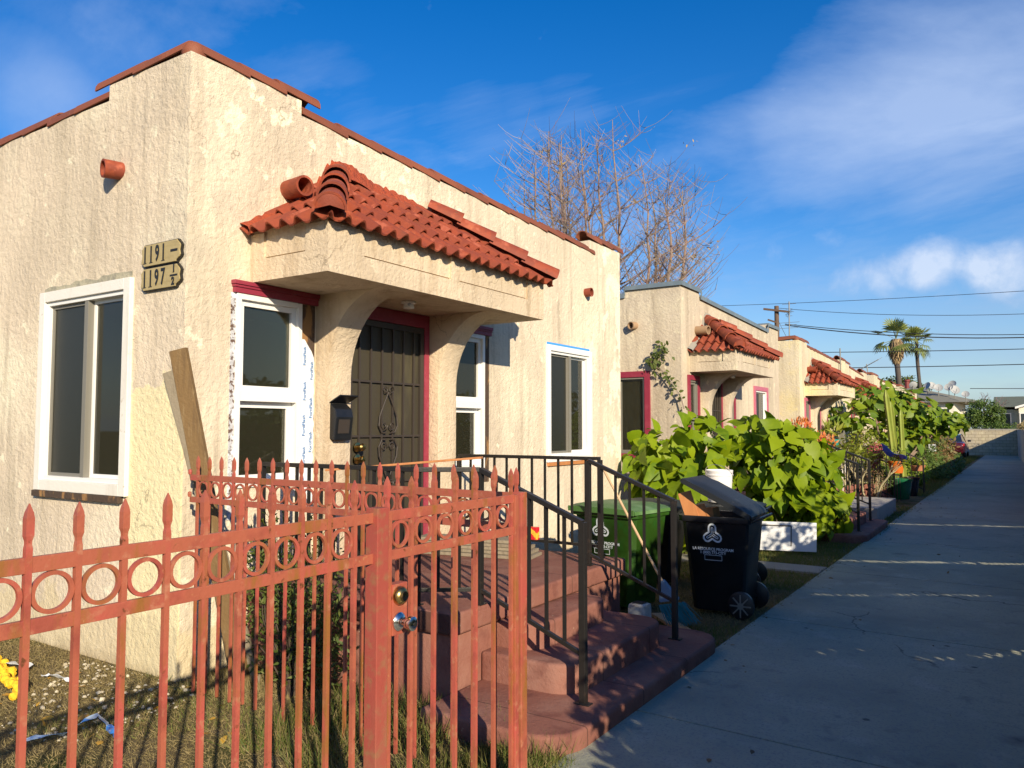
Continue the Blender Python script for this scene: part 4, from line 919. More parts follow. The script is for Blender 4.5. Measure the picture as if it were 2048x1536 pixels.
def blobs(parts, n, shell=.72, clump=0, flat=1.0, lowcut=None):
    """points through ellipsoids (centre, radii) with their outward directions"""
    wts = np.array([p[1][0]*p[1][1]*p[1][2] for p in parts])**.66; wts /= wts.sum(); L = []; O = []
    for (c, r), w_ in zip(parts, wts):
        k = max(1, int(n*w_)); d = unit(RNG.normal(size=(k, 3))); rad = shell+(1-shell)*RNG.random((k, 1))**.6
        if clump:
            cc = unit(RNG.normal(size=(clump, 3))); dist = ((d[:, None]-cc[None])**2).sum(2); near = cc[dist.argmin(1)]
            rad = rad*(1+.16*np.cos(np.sqrt(dist.min(1))*7))[:, None]; d = unit(d+near*.25)
        L.append(np.array(c)+d*rad*np.array(r)); O.append(d)
    return np.concatenate(L), np.concatenate(O)
def foliage(parent, parts, n, size, m, tmpl=OVAL, droop=.5, shell=.6, clump=0, zmin=.03, nbias=.6, jit=.5, name='foliage', skip=None):
    L, O = blobs(parts, n, shell, clump); keep = L[:, 2] > zmin
    if skip is not None: keep &= ~skip(L)
    L = L[keep]; O = O[keep]; k = len(L)
    d = unit(O*.6+RNG.normal(size=(k, 3))*jit+np.array([0,0,-droop])); nr = unit(O*.7+np.array([0,0,nbias])+SUNV*.5+RNG.normal(size=(k, 3))*jit*.8)
    o = scatter(name, tmpl[0], tmpl[1], frames(d, nr, size*RNG.uniform(.5, 1.3, k)), L, m, parent)
    o.data.polygons.foreach_set('use_smooth', [True]*len(o.data.polygons)); return o
def stems(parent, base, tops, r, m=TWIG, name='stem', bend=.15):
    mb = MB(); base = Vector(base)
    for t in tops:
        t = Vector(t); b = base+Vector((random.uniform(-.06, .06), random.uniform(-.06, .06), 0)); mid = (b+t)/2+Vector((random.uniform(-bend, bend), random.uniform(-bend, bend), random.uniform(0, bend)))
        pts = [b, b.lerp(mid, .55)+Vector((0,0,.04)), mid, mid.lerp(t, .5), t]; mb.tube(pts, [r, r*.85, r*.65, r*.45, r*.2], 5)
    return mb.build(name, m, parent, recalc=False)
def plant(name, label, cat, base, parts, n, size, m, group=None, tmpl=OVAL, nst=8, sr=.012, sm=TWIG, **kw):
    g = thing(name, label, cat, base, group); foliage(g, parts, n, size, m, tmpl, **kw)
    tops = []
    for c, r in parts:
        for _ in range(max(1, nst//len(parts))): tops.append((c[0]+random.uniform(-.7, .7)*r[0], c[1]+random.uniform(-.7, .7)*r[1], c[2]+random.uniform(-.2, .8)*r[2]))
    if nst: stems(g, base, tops, sr, sm)
    return g
# big-leaved plants by the second house
BG = 'large heart-leaved plants by the second house'
plant('broadleaf_plant', 'wide heart-leaved plant against the second house wall, behind the green bin', 'plant', (-4.3, 11.3, 0), [((-4.45, 11.2, 1.25), (.62, .7, .62)), ((-3.95, 11.0, 1.15), (.45, .6, .60)), ((-4.15, 11.0, .6), (.8, .6, .45)), ((-4.1, 11.6, 1.62), (.4, .4, .4))], 500, .235, BIGLEAF, BG, HEART, nst=26, sr=.014, shell=.62, droop=.7, zmin=.1, jit=.52, nbias=.25)
plant('broadleaf_plant', 'tallest heart-leaved plant above the white panel and around the second stoop', 'plant', (-3.2, 13.0, 0), [((-3.20, 12.7, 1.30), (.70, .7, .68)), ((-2.95, 13.0, 1.0), (.50, .7, .75)), ((-3.75, 12.9, 1.62), (.45, .5, .40)), ((-2.75, 13.5, .50), (.38, .6, .45)), ((-3.1, 12.5, .62), (.55, .35, .5))], 760, .235, BIGLEAF, BG, HEART, nst=36, sr=.014, shell=.62, droop=.7, zmin=.06, jit=.52, nbias=.25)
# vine climbing the second house front
vn = thing('wall_vine', 'thin leafy vine climbing diagonally up the front of the second house', 'vine', (-5.15, 13.3, 1.6))
pv = [at(px, py, y=13.33) for px, py in ((1368, 818), (1362, 795), (1350, 775), (1338, 757), (1325, 742), (1308, 732), (1302, 722), (1318, 708), (1328, 698))]
MB().tube(pv, [.012, .011, .01, .009, .008, .007, .006, .005, .003], 5).build('stem', TWIG, vn)
L = []; 
for a, b_ in zip(pv[:-1], pv[1:]):
    for t in np.linspace(0, 1, 7): L.append(np.array(a.lerp(b_, float(t)))+RNG.normal(size=3)*np.array([.055, .02, .05]))
for _ in range(60): L.append(np.array(pv[6].lerp(pv[8], random.random()))+RNG.normal(size=3)*np.array([.10, .04, .09]))
L = np.array(L); L[:, 1] = np.minimum(L[:, 1], 13.39); k = len(L)
scatter('foliage', OVAL[0], OVAL[1], frames(unit(RNG.normal(size=(k, 3))+np.array([.3,-.2,-.4])), unit(np.array([[0,-1,.3]])+RNG.normal(size=(k, 3))*.4), .10*RNG.uniform(.6, 1.2, k)), L, SHRUBL, vn)
# shrub between the red fence and the stoop
plant('thin_shrub', 'wispy dark shrub between the red fence and the nearest stoop', 'shrub', (-4.2, 3.72, 0), [((-4.45, 3.72, .75), (.30, .14, .50)), ((-4.05, 3.72, .65), (.38, .16, .55)), ((-4.2, 3.75, .30), (.55, .16, .32))], 3600, .055, SHRUBL, None, LANCE, nst=60, sr=.006, shell=.1, droop=-.3, jit=.9, zmin=.0, sm=mat('dark_twig', (.07,.05,.035), .9))
# front yard and side strip ground cover
def blades(name, pts, h, wd, lean, m):
    n = len(pts); an = RNG.random(n)*2*np.pi; ln = np.abs(RNG.normal(size=n))*lean
    d = np.stack([np.cos(an)*ln, np.sin(an)*ln, np.ones(n)], 1); nr = np.stack([np.cos(an+1.57+RNG.random(n)), np.sin(an+1.57+RNG.random(n)), np.zeros(n)], 1)
    T = ([(-.5,0,0), (.5,0,0), (.28,.55,.0), (-.28,.55,0), (0,1,.0)], None)
    M_ = frames(d, nr, np.ones(n)); hh = h*RNG.uniform(.4, 1.3, n)
    M_[:, :, 0] *= (wd*RNG.uniform(.7, 1.3, n))[:, None]; M_[:, :, 1] *= hh[:, None]; M_[:, :, 2] *= .01
    tv = [(-.5,0,0), (.5,0,0), (.12,1,0)]
    o = scatter(name, tv, [(0,1,2)], M_, pts, m); return tag(o, kind='stuff')
def spread(n, x0, x1, y0, y1, z=0, keep=None):
    p = np.stack([RNG.uniform(x0, x1, n), RNG.uniform(y0, y1, n), np.full(n, z)], 1)
    if keep is not None: p = p[keep(p)]
    return p
def fbm(p, s, seed=0):
    rr = np.random.default_rng(seed); v = 0
    for k in range(7):
        a = rr.random()*6.28; f = s*(.6+.5*k); v = v+np.sin(p[:, 0]*f*math.cos(a)+p[:, 1]*f*math.sin(a)+rr.random()*6.28)/(1+.4*k)
    return v
inyard = lambda p: ~((p[:, 1] > 3.43) & (p[:, 0] < -5.09))
yard = spread(85000, -8.5, -2.1, .55, 3.95, 0, inyard)
blades('dry_grass', yard, .040, .0042, 2.2, DRYG)
gy = spread(26000, -6.5, -2.1, .5, 3.95, 0, inyard); gy = gy[fbm(gy, 2.0, 4)+.9*(gy[:, 0]+4.3) > .5]
blades('grass', gy, .06, .005, .9, GRASS)
tf = spread(9000, -3.9, -2.12, 2.9, 4.0, 0); tf = tf[fbm(tf, 5, 8) > -.1]; blades('tall_grass', tf[::2], .15, .006, .75, GRASSG); blades('tall_grass', tf[1::3], .13, .005, .9, DRYG)
t2 = spread(1200, -4.9, -4.3, 3.4, 3.9, 0); blades('tall_grass', t2, .10, .006, .7, DRYG)
e2_ = spread(2600, -2.6, -2.05, 3.25, 3.78, 0); blades('grass', e2_, .07, .005, 1.0, GRASSG)
def strip_ok(p): return ~((p[:, 1] < 6.65) & (p[:, 0] < -2.9)) & ~((p[:, 1] > 10.2) & (p[:, 1] < 10.8)) & ~((p[:, 1] > 13.2) & (p[:, 1] < 16.2) & (p[:, 0] < -2.1)) & ~((p[:, 1] > 16.3) & (p[:, 1] < 19.05) & (p[:, 0] < -2.34))
sp_ = spread(36000, -5.1, -2.12, 6.4, 14, 0, strip_ok); edge = np.sin(sp_[:, 1]*5)*.02+np.sin(sp_[:, 1]*13)*.015
sp_ = sp_[(sp_[:, 0] < -2.16+edge) | (RNG.random(len(sp_)) < .25)]
d_m = fbm(sp_, 1.6, 2)
blades('dry_grass', sp_[(sp_[:, 1] < 9) & (d_m < .8)], .05, .006, 1.3, DRYG); blades('grass', sp_[(sp_[:, 1] >= 9) | (d_m > .2)], .06, .007, .9, GRASSG)
sp2 = spread(26000, -5.1, -2.05, 14, 36, 0, strip_ok); blades('grass', sp2[fbm(sp2, 1, 5) > -.6], .07, .014, .8, GRASSG)
sp3 = spread(9000, -5.0, -2.3, 36, 58, 0); blades('grass', sp3, .12, .03, .7, GRASSG)
cr = spread(1700, -7.6, -4.6, 1.6, 3.4, .004, inyard); cr = cr[(fbm(cr, 3, 11) > -.2) & (cr[:, 1] > 2.0+.25*np.abs(cr[:, 0]+6.3))]; k = len(cr); cr_s = .018*(.25+1.5*RNG.random(k)**2.5)
cube = ([(-.5,-.5,0), (.5,-.5,.1), (.5,.5,0), (-.5,.5,.15), (-.3,-.3,.5), (.3,-.2,.45), (.3,.3,.5), (-.2,.3,.4)], [(0,1,5,4), (1,2,6,5), (2,3,7,6), (3,0,4,7), (4,5,6,7)])
tag(scatter('plaster_crumbs', cube[0], cube[1], frames(unit(RNG.normal(size=(k, 3))*np.array([1,1,.1])), np.tile([0,0,1.], (k, 1))+RNG.normal(size=(k, 3))*.3, cr_s), cr+np.array([0,0,.004]), mat('plaster_crumb', (.62,.56,.42), .9, isl=((.42,.36,.24), .9))), kind='stuff')
lf = spread(90, -7.6, -3.2, 1.2, 3.4, .02, inyard); k = len(lf)
tag(scatter('fallen_leaves', OVAL[0], OVAL[1], frames(unit(RNG.normal(size=(k, 3))*np.array([1,1,.15])), unit(np.array([[0,0,1.]])+RNG.normal(size=(k, 3))*.35), .075*RNG.uniform(.5, 1.3, k)), lf, mat('yellow_leaf', (.62,.36,.03), .6, isl=((.35,.17,.04), .9))), kind='stuff')
dl = spread(420, -2.1, .1, 3.0, 30, .024); dl = dl[(RNG.random(len(dl)) < np.exp(-(dl[:, 0]+2.1)*1.6)+.06)]; k = len(dl)
tag(scatter('dead_leaf_litter', OVAL[0], OVAL[1], frames(unit(RNG.normal(size=(k, 3))*np.array([1,1,.1])), unit(np.array([[0,0,1.]])+RNG.normal(size=(k, 3))*.3), .045*RNG.uniform(.4, 1.4, k)), dl, mat('dead_leaf', (.16,.09,.04), .8, isl=((.30,.22,.08), .9))), kind='stuff')
ed_ = spread(2600, -2.19, -2.10, 6.4, 45, .012); ed_ = ed_[fbm(ed_, 2.2, 6) > -.1]; blades('edge_grass', ed_, .045, .006, 1.2, GRASS)
def ribbon(name, label, cat, pts, wd, m, group=None):
    pts = [Vector(p) for p in pts]; vs = []; fs = []; f2 = []
    P2 = []
    for a, b_ in zip(pts[:-1], pts[1:]):
        for i in range(6): P2.append(a.lerp(b_, i/6)+Vector((0,0,random.uniform(0, .012))))
    P2.append(pts[-1])
    for i, p in enumerate(P2):
        d = (P2[min(i+1, len(P2)-1)]-P2[max(0, i-1)]).normalized(); s = d.cross(Vector((0,0,1))).normalized(); tw = math.sin(i*.7)*.5
        w_ = wd*(.7+.3*math.sin(i*1.3)); vs += [p-s*w_/2+Vector((0,0,tw*.02)), p+s*w_/2+Vector((0,0,.012-tw*.02)), p-s*w_/2+Vector((0,0,tw*.02-.002)), p+s*w_/2+Vector((0,0,.010-tw*.02))]
    for i in range(len(P2)-1): a = i*4; fs += [(a, a+4, a+5, a+1), (a+2, a+3, a+7, a+6), (a, a+2, a+6, a+4), (a+1, a+5, a+7, a+3)]
    o = mk(name, [tuple(v) for v in vs], fs, m, None, tuple(pts[0])); return tag(o, label, cat, group)
BT = mat('blue_white_plastic_tape', (.45,.62,.80), .4, var=(((.03,.22,.65), 5, .53, .56),))
ribbon('plastic_strip', 'long blue and white plastic strip lying curled on the dry grass', 'plastic strip', [at(35, 1485, z=.03), at(130, 1470, z=.04), at(195, 1432, z=.05), at(215, 1450, z=.05), at(232, 1480, z=.04)], .05, BT)
ribbon('plastic_strip', 'small white plastic scrap on the crumbs near the house wall', 'plastic strip', [at(85, 1352, z=.03), at(110, 1354, z=.04), at(142, 1363, z=.03)], .04, WRAP)
ribbon('plastic_sheet', 'crumpled white plastic sheet beside the yellow foam piece', 'plastic sheet', [at(-5, 1335, z=.04), at(22, 1328, z=.06), at(60, 1335, z=.03)], .14, WRAP)
fo = MB(); rg = random.Random(2); a = at(-12, 1325, z=.03); b_ = at(36, 1392, z=.03)
for i in range(46):
    t = rg.random(); p = a.lerp(b_, t)+Vector((rg.uniform(-.045, .045), rg.uniform(-.045, .045), rg.uniform(0, .05))); fo.lathe([(.001, -.03), (.025, -.015), (.032, .005), (.02, .025), (.001, .034)], p, (rg.uniform(-1, 1), rg.uniform(-1, 1), rg.uniform(.2, 1)), 6)
tag(fo.build('foam_piece', mat('yellow_foam', (.85,.52,.02), .8, bump=((60, 1),)), None, loc=tuple(a)), 'lumpy yellow strip of insulating foam on the dry grass', 'foam piece')
_rk = MB().lathe([(.001, -.035), (.03, -.03), (.05, -.01), (.048, .012), (.03, .03), (.001, .036)], (-6.85, 3.38, .22), (.2,.1,1), 10)
# ---------------------------------------------------------------- hedge behind the red boards (throws the dappled shade)
STREAKS = ((-2.3, .2, 11.33, .50, .10), (-2.2, -.2, 8.80, .62, .035), (-1.95, -1.1, 6.30, .85, .05), (-.95, .1, 6.70, 1.05, .06), (-2.4, .2, 16.2, .4, .10))
def slit(L):    # leaves removed so that sun bands on the driveway stand in for window reflections
    t = L[:, 2]/.356; gx = L[:, 0]-.738*t; gy = L[:, 1]+.573*t; m = np.zeros(len(L), bool)
    for x0, x1, y0_, k, w_ in STREAKS: m |= (gx > x0-.05) & (gx < x1+.05) & (np.abs(gy-y0_-k*(gx-x0)-.03*np.sin(gx*5)) < w_+.085)
    return m
hg = thing('hedge', 'dense hedge along the right edge of the driveway, nearer than the red boards', 'hedge', (.9, 9, 0))
foliage(hg, [((.80, 2.6, .75), (.38, 1.15, .72)), ((.90, 3.4, 1.45), (.45, 1.75, .85)), ((.95, 4.5, 1.6), (.5, 1.3, 1.05))], 11500, .12, HEDGEL, OVAL, shell=.25, zmin=.05, jit=.8, skip=slit)
foliage(hg, [((.95, 6.2, 1.6), (.55, 1.9, 1.12)), ((.95, 9.2, 1.6), (.55, 2.2, 1.10)), ((.95, 13.0, 1.55), (.55, 2.6, 1.0)), ((.95, 17.5, 1.3), (.55, 3, .95)), ((.95, 23, 1.2), (.5, 4, .8)), ((.95, 4.9, 2.15), (.4, 1.2, .32)), ((.95, 15, .7), (.5, 12, .7))], 13000, .13, HEDGEL, OVAL, shell=.3, zmin=.05, jit=.8, skip=slit)
foliage(hg, [((.62, y_, .95), (.30, 1.5, .95)) for y_ in (5, 8, 11, 14, 17)], 5000, .12, HEDGEL, OVAL, shell=.1, zmin=.03, jit=.8, skip=slit)
stems(hg, (.95, 9, 0), [(.95, y_, 1.9) for y_ in (3.5, 13, 15)], .03, BARK)
rs = thing('unseen_streak_screen', 'unseen brown screen added behind the hedge, its slanting slits shaping sun streaks on the driveway', 'screen', (.95, 10, 0))  # unseen blocker added; its cut slits shape the sun streaks
cy = np.arange(2.25, 18.6, .03); cz = np.arange(.0, 1.86, .03); gy_, gz_ = np.meshgrid(cy, cz, indexing='ij'); ct = np.stack([np.full(gy_.size, .95), gy_.ravel()+.015, gz_.ravel()+.015], 1)
tt = ct[:, 2]/.356; gx_ = .95-.738*tt; gg = ct[:, 1]+.573*tt; keep = np.ones(len(ct), bool)
for x0, x1, y0_, k, w_ in STREAKS: keep &= ~((gx_ > x0) & (gx_ < x1) & (np.abs(gg-y0_-k*(gx_-x0)-.03*np.sin(gx_*5)) < w_*np.sin(np.clip((gx_-x0)/(x1-x0), 0, 1)*3.14)**.5))
keep &= ~((ct[:, 1] < 3.2) & (ct[:, 2] > 1.0+.6*np.sin(ct[:, 1]*9)**2)); ct = ct[keep]; k = len(ct); q = .0152
V = ct[:, None, :]+np.array([[0,-q,-q], [0,q,-q], [0,q,q], [0,-q,q]])[None]
mk('screen_cells', np.concatenate([V.reshape(-1, 3), (V+np.array([.008,0,0])).reshape(-1, 3)]), np.arange(8*k).reshape(-1, 4), mat('screen_brown', (.20,.14,.07), .9, var=(((.30,.22,.12), 6, .5, .8, (1,12,.4)),)), rs)
for z_ in (.25, 1.55): MB().box((.965, 2.3, z_), (.995, 18.5, z_+.06)).build('rail', WOODB, rs)
# unseen trees added right of the frame to darken window reflections and shade
nt_ = thing('unseen_trees', 'unseen dark trees added across the driveway to darken window reflections and shade', 'trees', (8.5, 14, 0))
foliage(nt_, [((9.2, y_, 1.8), (1.3, 3.2, 1.75)) for y_ in (-6, -1, 4, 9, 14, 19, 24, 29, 35)], 6500, .42, HEDGEL, OVAL, shell=.75, zmin=.1, jit=.7, name='crown')
stems(nt_, (8.6, 14, 0), [(8.6, y_, 3) for y_ in (-1, 9, 19, 29)], .1, BARK, name='trunk')
# ---------------------------------------------------------------- planting between the houses and the driveway
def at22(px, py, y): return at(px, py, y=y)
plant('fire_stick_shrub', 'orange-red succulent shrub in front of the third house, left clump', 'shrub', (-4.75, 20.8, 0), [((-4.75, 20.8, 1.65), (.33, .35, .42)), ((-4.75, 20.8, 1.1), (.3, .3, .5))], 800, .13, mat('orange_succulent', (.62,.13,.03), .6, isl=((.50,.22,.04), .9), transl=.15), 'orange succulents', LANCE, nst=24, droop=-1.2, jit=.45, sm=mat('orange_stem', (.45,.15,.05), .7))
plant('fire_stick_shrub', 'orange-red succulent shrub beside the teal planter, right clump', 'shrub', (-4.2, 20.2, 0), [((-4.15, 20.2, 1.38), (.38, .3, .30)), ((-4.2, 20.2, .95), (.3, .3, .4))], 800, .12, bpy.data.materials['orange_succulent'], 'orange succulents', LANCE, nst=24, droop=-1.2, jit=.45, sm=bpy.data.materials['orange_stem'])
def pot(name, label, c, r, h, m, soil=True, group='flower pots', lip=1.08, foot=.72, z0=0):
    g = thing(name, label, 'flower pot', (c[0], c[1], z0), group)
    MB().lathe([(r*foot, 0), (r*foot*1.02, .01), (r*.97, h*.78), (r, h*.86), (r*lip, h*.87), (r*lip, h), (r*.93, h), (r*.90, h*.9), (r*.5, h*.88), (.001, h*.88)], (c[0], c[1], z0+.001), (0,0,1), 22).build('pot', m, g, smooth=True)
    return g
TEAL = mat('teal_glaze', (.02,.24,.19), .35); ORANGE = mat('orange_plastic', (.62,.15,.02), .4); GLAZE = mat('dark_green_glaze', (.012,.12,.05), .18, coat=.5); CLAY = mat('clay', (.48,.19,.09), .8); BLKPOT = mat('black_glaze', (.02,.015,.02), .25)
pt = pot('flower_pot', 'teal planter hung on the white rack near the third house', (-3.95, 20.5), .19, .26, TEAL, z0=1.28)
foliage(pt, [((-3.95, 20.5, 1.72), (.2, .2, .15))], 60, .22, YELLOWL, LANCE, droop=-.8)
pt = pot('flower_pot', 'orange pot of small succulents on a black metal stand', (-2.65, 21.6), .19, .30, ORANGE, z0=.70)
foliage(pt, [((-2.65, 21.6, 1.05), (.19, .19, .11))], 500, .045, HEDGEL, OVAL, shell=.2, droop=-.4)
sd = thing('plant_stand', 'black metal stand under the orange pot', 'plant stand', (-2.72, 21.6, 0)); m_ = MB(); m_.torus((-2.72, 21.6, .65), (0,0,1), .15, .012)
for k in range(4): a_ = k*math.pi/2+.6; m_.tube([(-2.72+.15*math.cos(a_), 21.6+.15*math.sin(a_), .65), (-2.72+.17*math.cos(a_), 21.6+.17*math.sin(a_), .0)], .01, 6)
m_.build('frame', BLACKM, sd)
pot('flower_pot', 'large glazed dark green pot standing under the orange pot', (-2.66, 22.4), .27, .52, GLAZE)
pot('flower_pot', 'black glazed pot behind the dark green pot', (-2.55, 23.6), .2, .5, BLKPOT)
pt = pot('flower_pot', 'terracotta bowl with a pale rosette succulent on a wire stand', (-2.52, 25.0), .19, .16, CLAY, z0=.60)
foliage(pt, [((-2.52, 25.0, .82), (.17, .17, .08))], 90, .10, YELLOWL, OVAL, droop=-.6)
sd = thing('plant_stand', 'wire stand under the terracotta bowl', 'plant stand', (-2.52, 25, 0)); m_ = MB(); m_.torus((-2.52, 25, .6), (0,0,1), .15, .01)
for k in range(3): a_ = k*2.09; m_.tube([(-2.52+.15*math.cos(a_), 25+.15*math.sin(a_), .6), (-2.52+.18*math.cos(a_), 25+.18*math.sin(a_), .0)], .008, 5)
m_.build('frame', BLACKM, sd)
pot('flower_pot', 'olive jar lying among the small pots by the brick edging', (-3.55, 23.2), .2, .34, mat('olive_glaze', (.12,.12,.03), .3), foot=.9)
pot('flower_pot', 'small terracotta pot beside the olive jar', (-3.1, 23.0), .13, .22, CLAY)
be = thing('brick_edging', 'low edging of broken red bricks under the plants', 'edging', (-3.9, 19.5, 0)); rg = random.Random(4); BRK = mat('broken_brick', (.33,.13,.09), .9, isl=((.20,.08,.06), .9), bump=((40, .6),))
m_ = MB()
for i in range(34):
    for k in range(3):
        c = Vector((-4.35+.045*i+rg.uniform(-.02, .02), 19.35+.10*i+rg.uniform(-.04, .04), .08+.13*k)); Mx = Matrix.Translation(c) @ Matrix.Rotation(rg.uniform(-.5, .5), 4, 'Z') @ Matrix.Rotation(rg.uniform(-.3, .3), 4, 'Y'); m_.box((-.10, -.06, -.055), (.10, .06, .055), Mx)
m_.build('bricks', BRK, be, bevel=.01)
# columnar cacti
CACT = mat('cactus_skin', (.22,.27,.035), .6, var=(((.30,.30,.05), 3, .5, .8),), bump=((8, .3),))
def cactus(label, base, top, r):
    base = Vector(base); top = Vector(top); g = thing('column_cactus', label, 'cactus', tuple(base), 'column cacti'); m_ = MB(); n = 10; J = 16
    for j in range(J+1):
        t = j/J; p = base.lerp(top, t); rr = r*(1-.25*t+.06*math.sin(t*16))*(1 if j < J else .3)
        for i in range(n): a = 2*math.pi*i/n; q = rr*(1 if i % 2 else .62); m_.v.append((p.x+q*math.cos(a), p.y+q*math.sin(a), p.z))
    for j in range(J):
        for i in range(n): m_.f.append((j*n+i, j*n+(i+1) % n, (j+1)*n+(i+1) % n, (j+1)*n+i))
    m_.f.append(tuple(J*n+i for i in range(n))); m_.build('stem', CACT, g)
yc = 23.4
cactus('tallest column cactus, leaning left above the blue tarp', at(1796, 925, y=yc+.5)-Vector((0,0,.9)), at(1771, 780, y=yc), .098)
cactus('second column cactus close behind the tallest one', at(1800, 925, y=yc+1)-Vector((0,0,.9)), at(1781, 803, y=yc+.5), .088)
cactus('shortest column cactus, standing apart on the right', at(1808, 925, y=yc+.8)-Vector((0,0,.9)), at(1801, 820, y=yc+.6), .09)
tp = thing('tarp', 'blue tarp sheet sagging over the railing below the cacti', 'tarp', tuple(at(1790, 905, y=20.6)))
vs = []; n = 10
a, b_, c_, d_ = at(1762, 886, y=20.4), at(1814, 914, y=20.2), at(1812, 922, y=21.2), at(1766, 902, y=21.4)
for j in range(5):
    for i in range(n+1):
        u, v = i/n, j/4; p = a.lerp(b_, u).lerp(d_.lerp(c_, u), v); vs.append((p.x, p.y, p.z+.03*math.sin(u*9+v*3)-.05*math.sin(math.pi*u)))
mk('sheet', vs+[(x_, y_, z_-.006) for x_, y_, z_ in vs], [(j*11+i, j*11+i+1, (j+1)*11+i+1, (j+1)*11+i) for j in range(4) for i in range(10)]+[(55+j*11+i, 55+(j+1)*11+i, 55+(j+1)*11+i+1, 55+j*11+i+1) for j in range(4) for i in range(10)], mat('blue_tarp', (.02,.13,.62), .5, transl=.3), tp)
rl = railing('short black railing among the potted plants by the third house steps', [(-4.6, 21.4, .35), (-3.5, 21.4, .35), (-2.7, 21.55, .0)], spacing=.16)
rl = railing('low black railing on the far side of the third house steps, below the tree', [(-4.6, 24.6, .4), (-3.1, 24.6, .4), (-2.35, 24.7, .0)], spacing=.16)
wr = thing('plant_rack', 'white wire rack carrying the teal planter', 'plant rack', (-4.0, 20.5, 0)); m_ = MB()
for x_ in np.arange(-4.3, -3.65, .07): m_.bar((x_, 20.35, 1.02), (x_, 20.35, 1.30), .012, .012, (0,1,0))
for z_ in (1.02, 1.30): m_.bar((-4.32, 20.35, z_), (-3.66, 20.35, z_), .02, .02)
for x_ in (-4.3, -3.68): m_.bar((x_, 20.35, 0), (x_, 20.35, 1.3), .02, .02, (0,1,0)); m_.bar((x_, 20.7, 0), (x_, 20.7, 1.3), .02, .02, (0,1,0))
m_.box((-4.3, 20.36, 1.262), (-3.68, 20.7, 1.275)); m_.build('frame', VINYL, wr)
PALEST = mat('pale_branch', (.36,.31,.18), .8)
def branchy(name, label, cat, base, spread_, h, n, leafm, lsize, nl, stm=PALEST, r=.03, tm=LANCE, group=None, seed=1):
    rg = random.Random(seed); g = thing(name, label, cat, base, group); mb = MB(); tips = []
    def grow(p, d, L, r, dep):
        q = p+d*L; m1 = p.lerp(q, .5)+Vector((rg.uniform(-1, 1), rg.uniform(-1, 1), 0))*L*.12; mb.tube([p, m1, q], [r, r*.85, r*.7], 6)
        if dep == 0: tips.append(q); return
        for _ in range(rg.choice((2, 2, 3))): grow(q, (d+Vector((rg.uniform(-1, 1), rg.uniform(-1, 1), rg.uniform(-.15, .7)))*spread_).normalized(), L*rg.uniform(.6, .85), r*.7, dep-1)
    for _ in range(n): grow(Vector(base)+Vector((rg.uniform(-.1, .1), rg.uniform(-.1, .1), 0)), Vector((rg.uniform(-.5, .5), rg.uniform(-.5, .5), 1)).normalized(), h*.36, r, 3)
    mb.build('branch', stm, g, recalc=False)
    L = np.repeat(np.array([tuple(t) for t in tips]), nl, 0)+RNG.normal(size=(len(tips)*nl, 3))*.04; k = len(L)
    scatter('foliage', tm[0], tm[1], frames(unit(RNG.normal(size=(k, 3))+np.array([0,0,.3])), unit(RNG.normal(size=(k, 3))*.5+np.array([0,0,1])), lsize*RNG.uniform(.6, 1.3, k)), L, leafm, g); return g
branchy('frangipani', 'pale bare-branched bush with a few yellow leaves beside the slab', 'bush', (-3.45, 19.9, 0), .55, 1.5, 3, YELLOWL, .22, 4, seed=3)
branchy('frangipani', 'pale forked bush standing before the red flower spikes', 'bush', (-3.1, 20.6, 0), .6, 1.35, 2, YELLOWL, .17, 4, seed=8)
plant('flowering_spike', 'tall succulent with crimson flower clusters beside the pale bushes', 'plant', (-3.1, 21.3, 0), [((-3.1, 21.3, 1.15), (.13, .13, .30)), ((-2.98, 21.35, 1.25), (.12, .1, .16))], 420, .06, mat('crimson_flower', (.34,.03,.06), .6, isl=((.45,.12,.10), .9)), None, OVAL, nst=8, sm=PALEST)
plant('flowering_spike', 'thin stem with sparse brown-red leaves to the ground by the railing', 'plant', (-3.0, 20.9, 0), [((-3.0, 20.9, .5), (.16, .12, .5))], 260, .08, mat('dull_red_leaf', (.22,.08,.05), .7, isl=((.20,.16,.06), .9)), None, LANCE, nst=4, sm=PALEST)
plant('yellow_shrub', 'yellow-green shrub under the tree, by the fourth house', 'shrub', (-4.1, 26, 0), [((-4.15, 26, 1.3), (.55, .6, .55)), ((-3.6, 25.5, .9), (.5, .6, .5))], 2200, .09, YELLOWL, None, OVAL, nst=16, shell=.4)
plant('yellow_shrub', 'small leafy shrub between the pale bushes and the slab', 'shrub', (-3.8, 21.8, 0), [((-3.9, 21.8, .75), (.45, .4, .5))], 700, .09, SHRUBL, None, OVAL, nst=8)
plant('potted_shrub', 'glossy small shrub beside the dark green pot', 'shrub', (-3.1, 22.2, 0), [((-3.0, 22.2, .55), (.25, .25, .32))], 400, .08, HEDGEL, None, OVAL, nst=6)
# spreading big-leaved tree beyond the cacti
tr = thing('broadleaf_tree', 'spreading light green tree with large leaves behind the cacti', 'tree', (-3.6, 27.5, 0))
tp_ = [((-4.55, 26.3, 2.15), (.75, .8, .42)), ((-3.9, 27.5, 2.75), (.9, 1.0, .50)), ((-3.1, 28.2, 2.5), (.9, 1.0, .55)), ((-2.35, 28.8, 2.05), (.8, .9, .50)), ((-3.3, 28.0, 1.65), (1.0, 1.0, .55)), ((-1.95, 29.4, 2.0), (.55, .7, .30))]
foliage(tr, tp_, 780, .25, BIGLEAF2, HEART, shell=.35, droop=.5, name='crown', jit=.45)
stems(tr, (-3.6, 27.5, 0), [(-4.5, 26.3, 2.0), (-4.0, 27.5, 2.7), (-3.2, 28.0, 2.5), (-2.5, 28.6, 2.0), (-2.1, 29.2, 2.0), (-3.4, 27.5, 1.8)], .05, BARK, name='trunk')
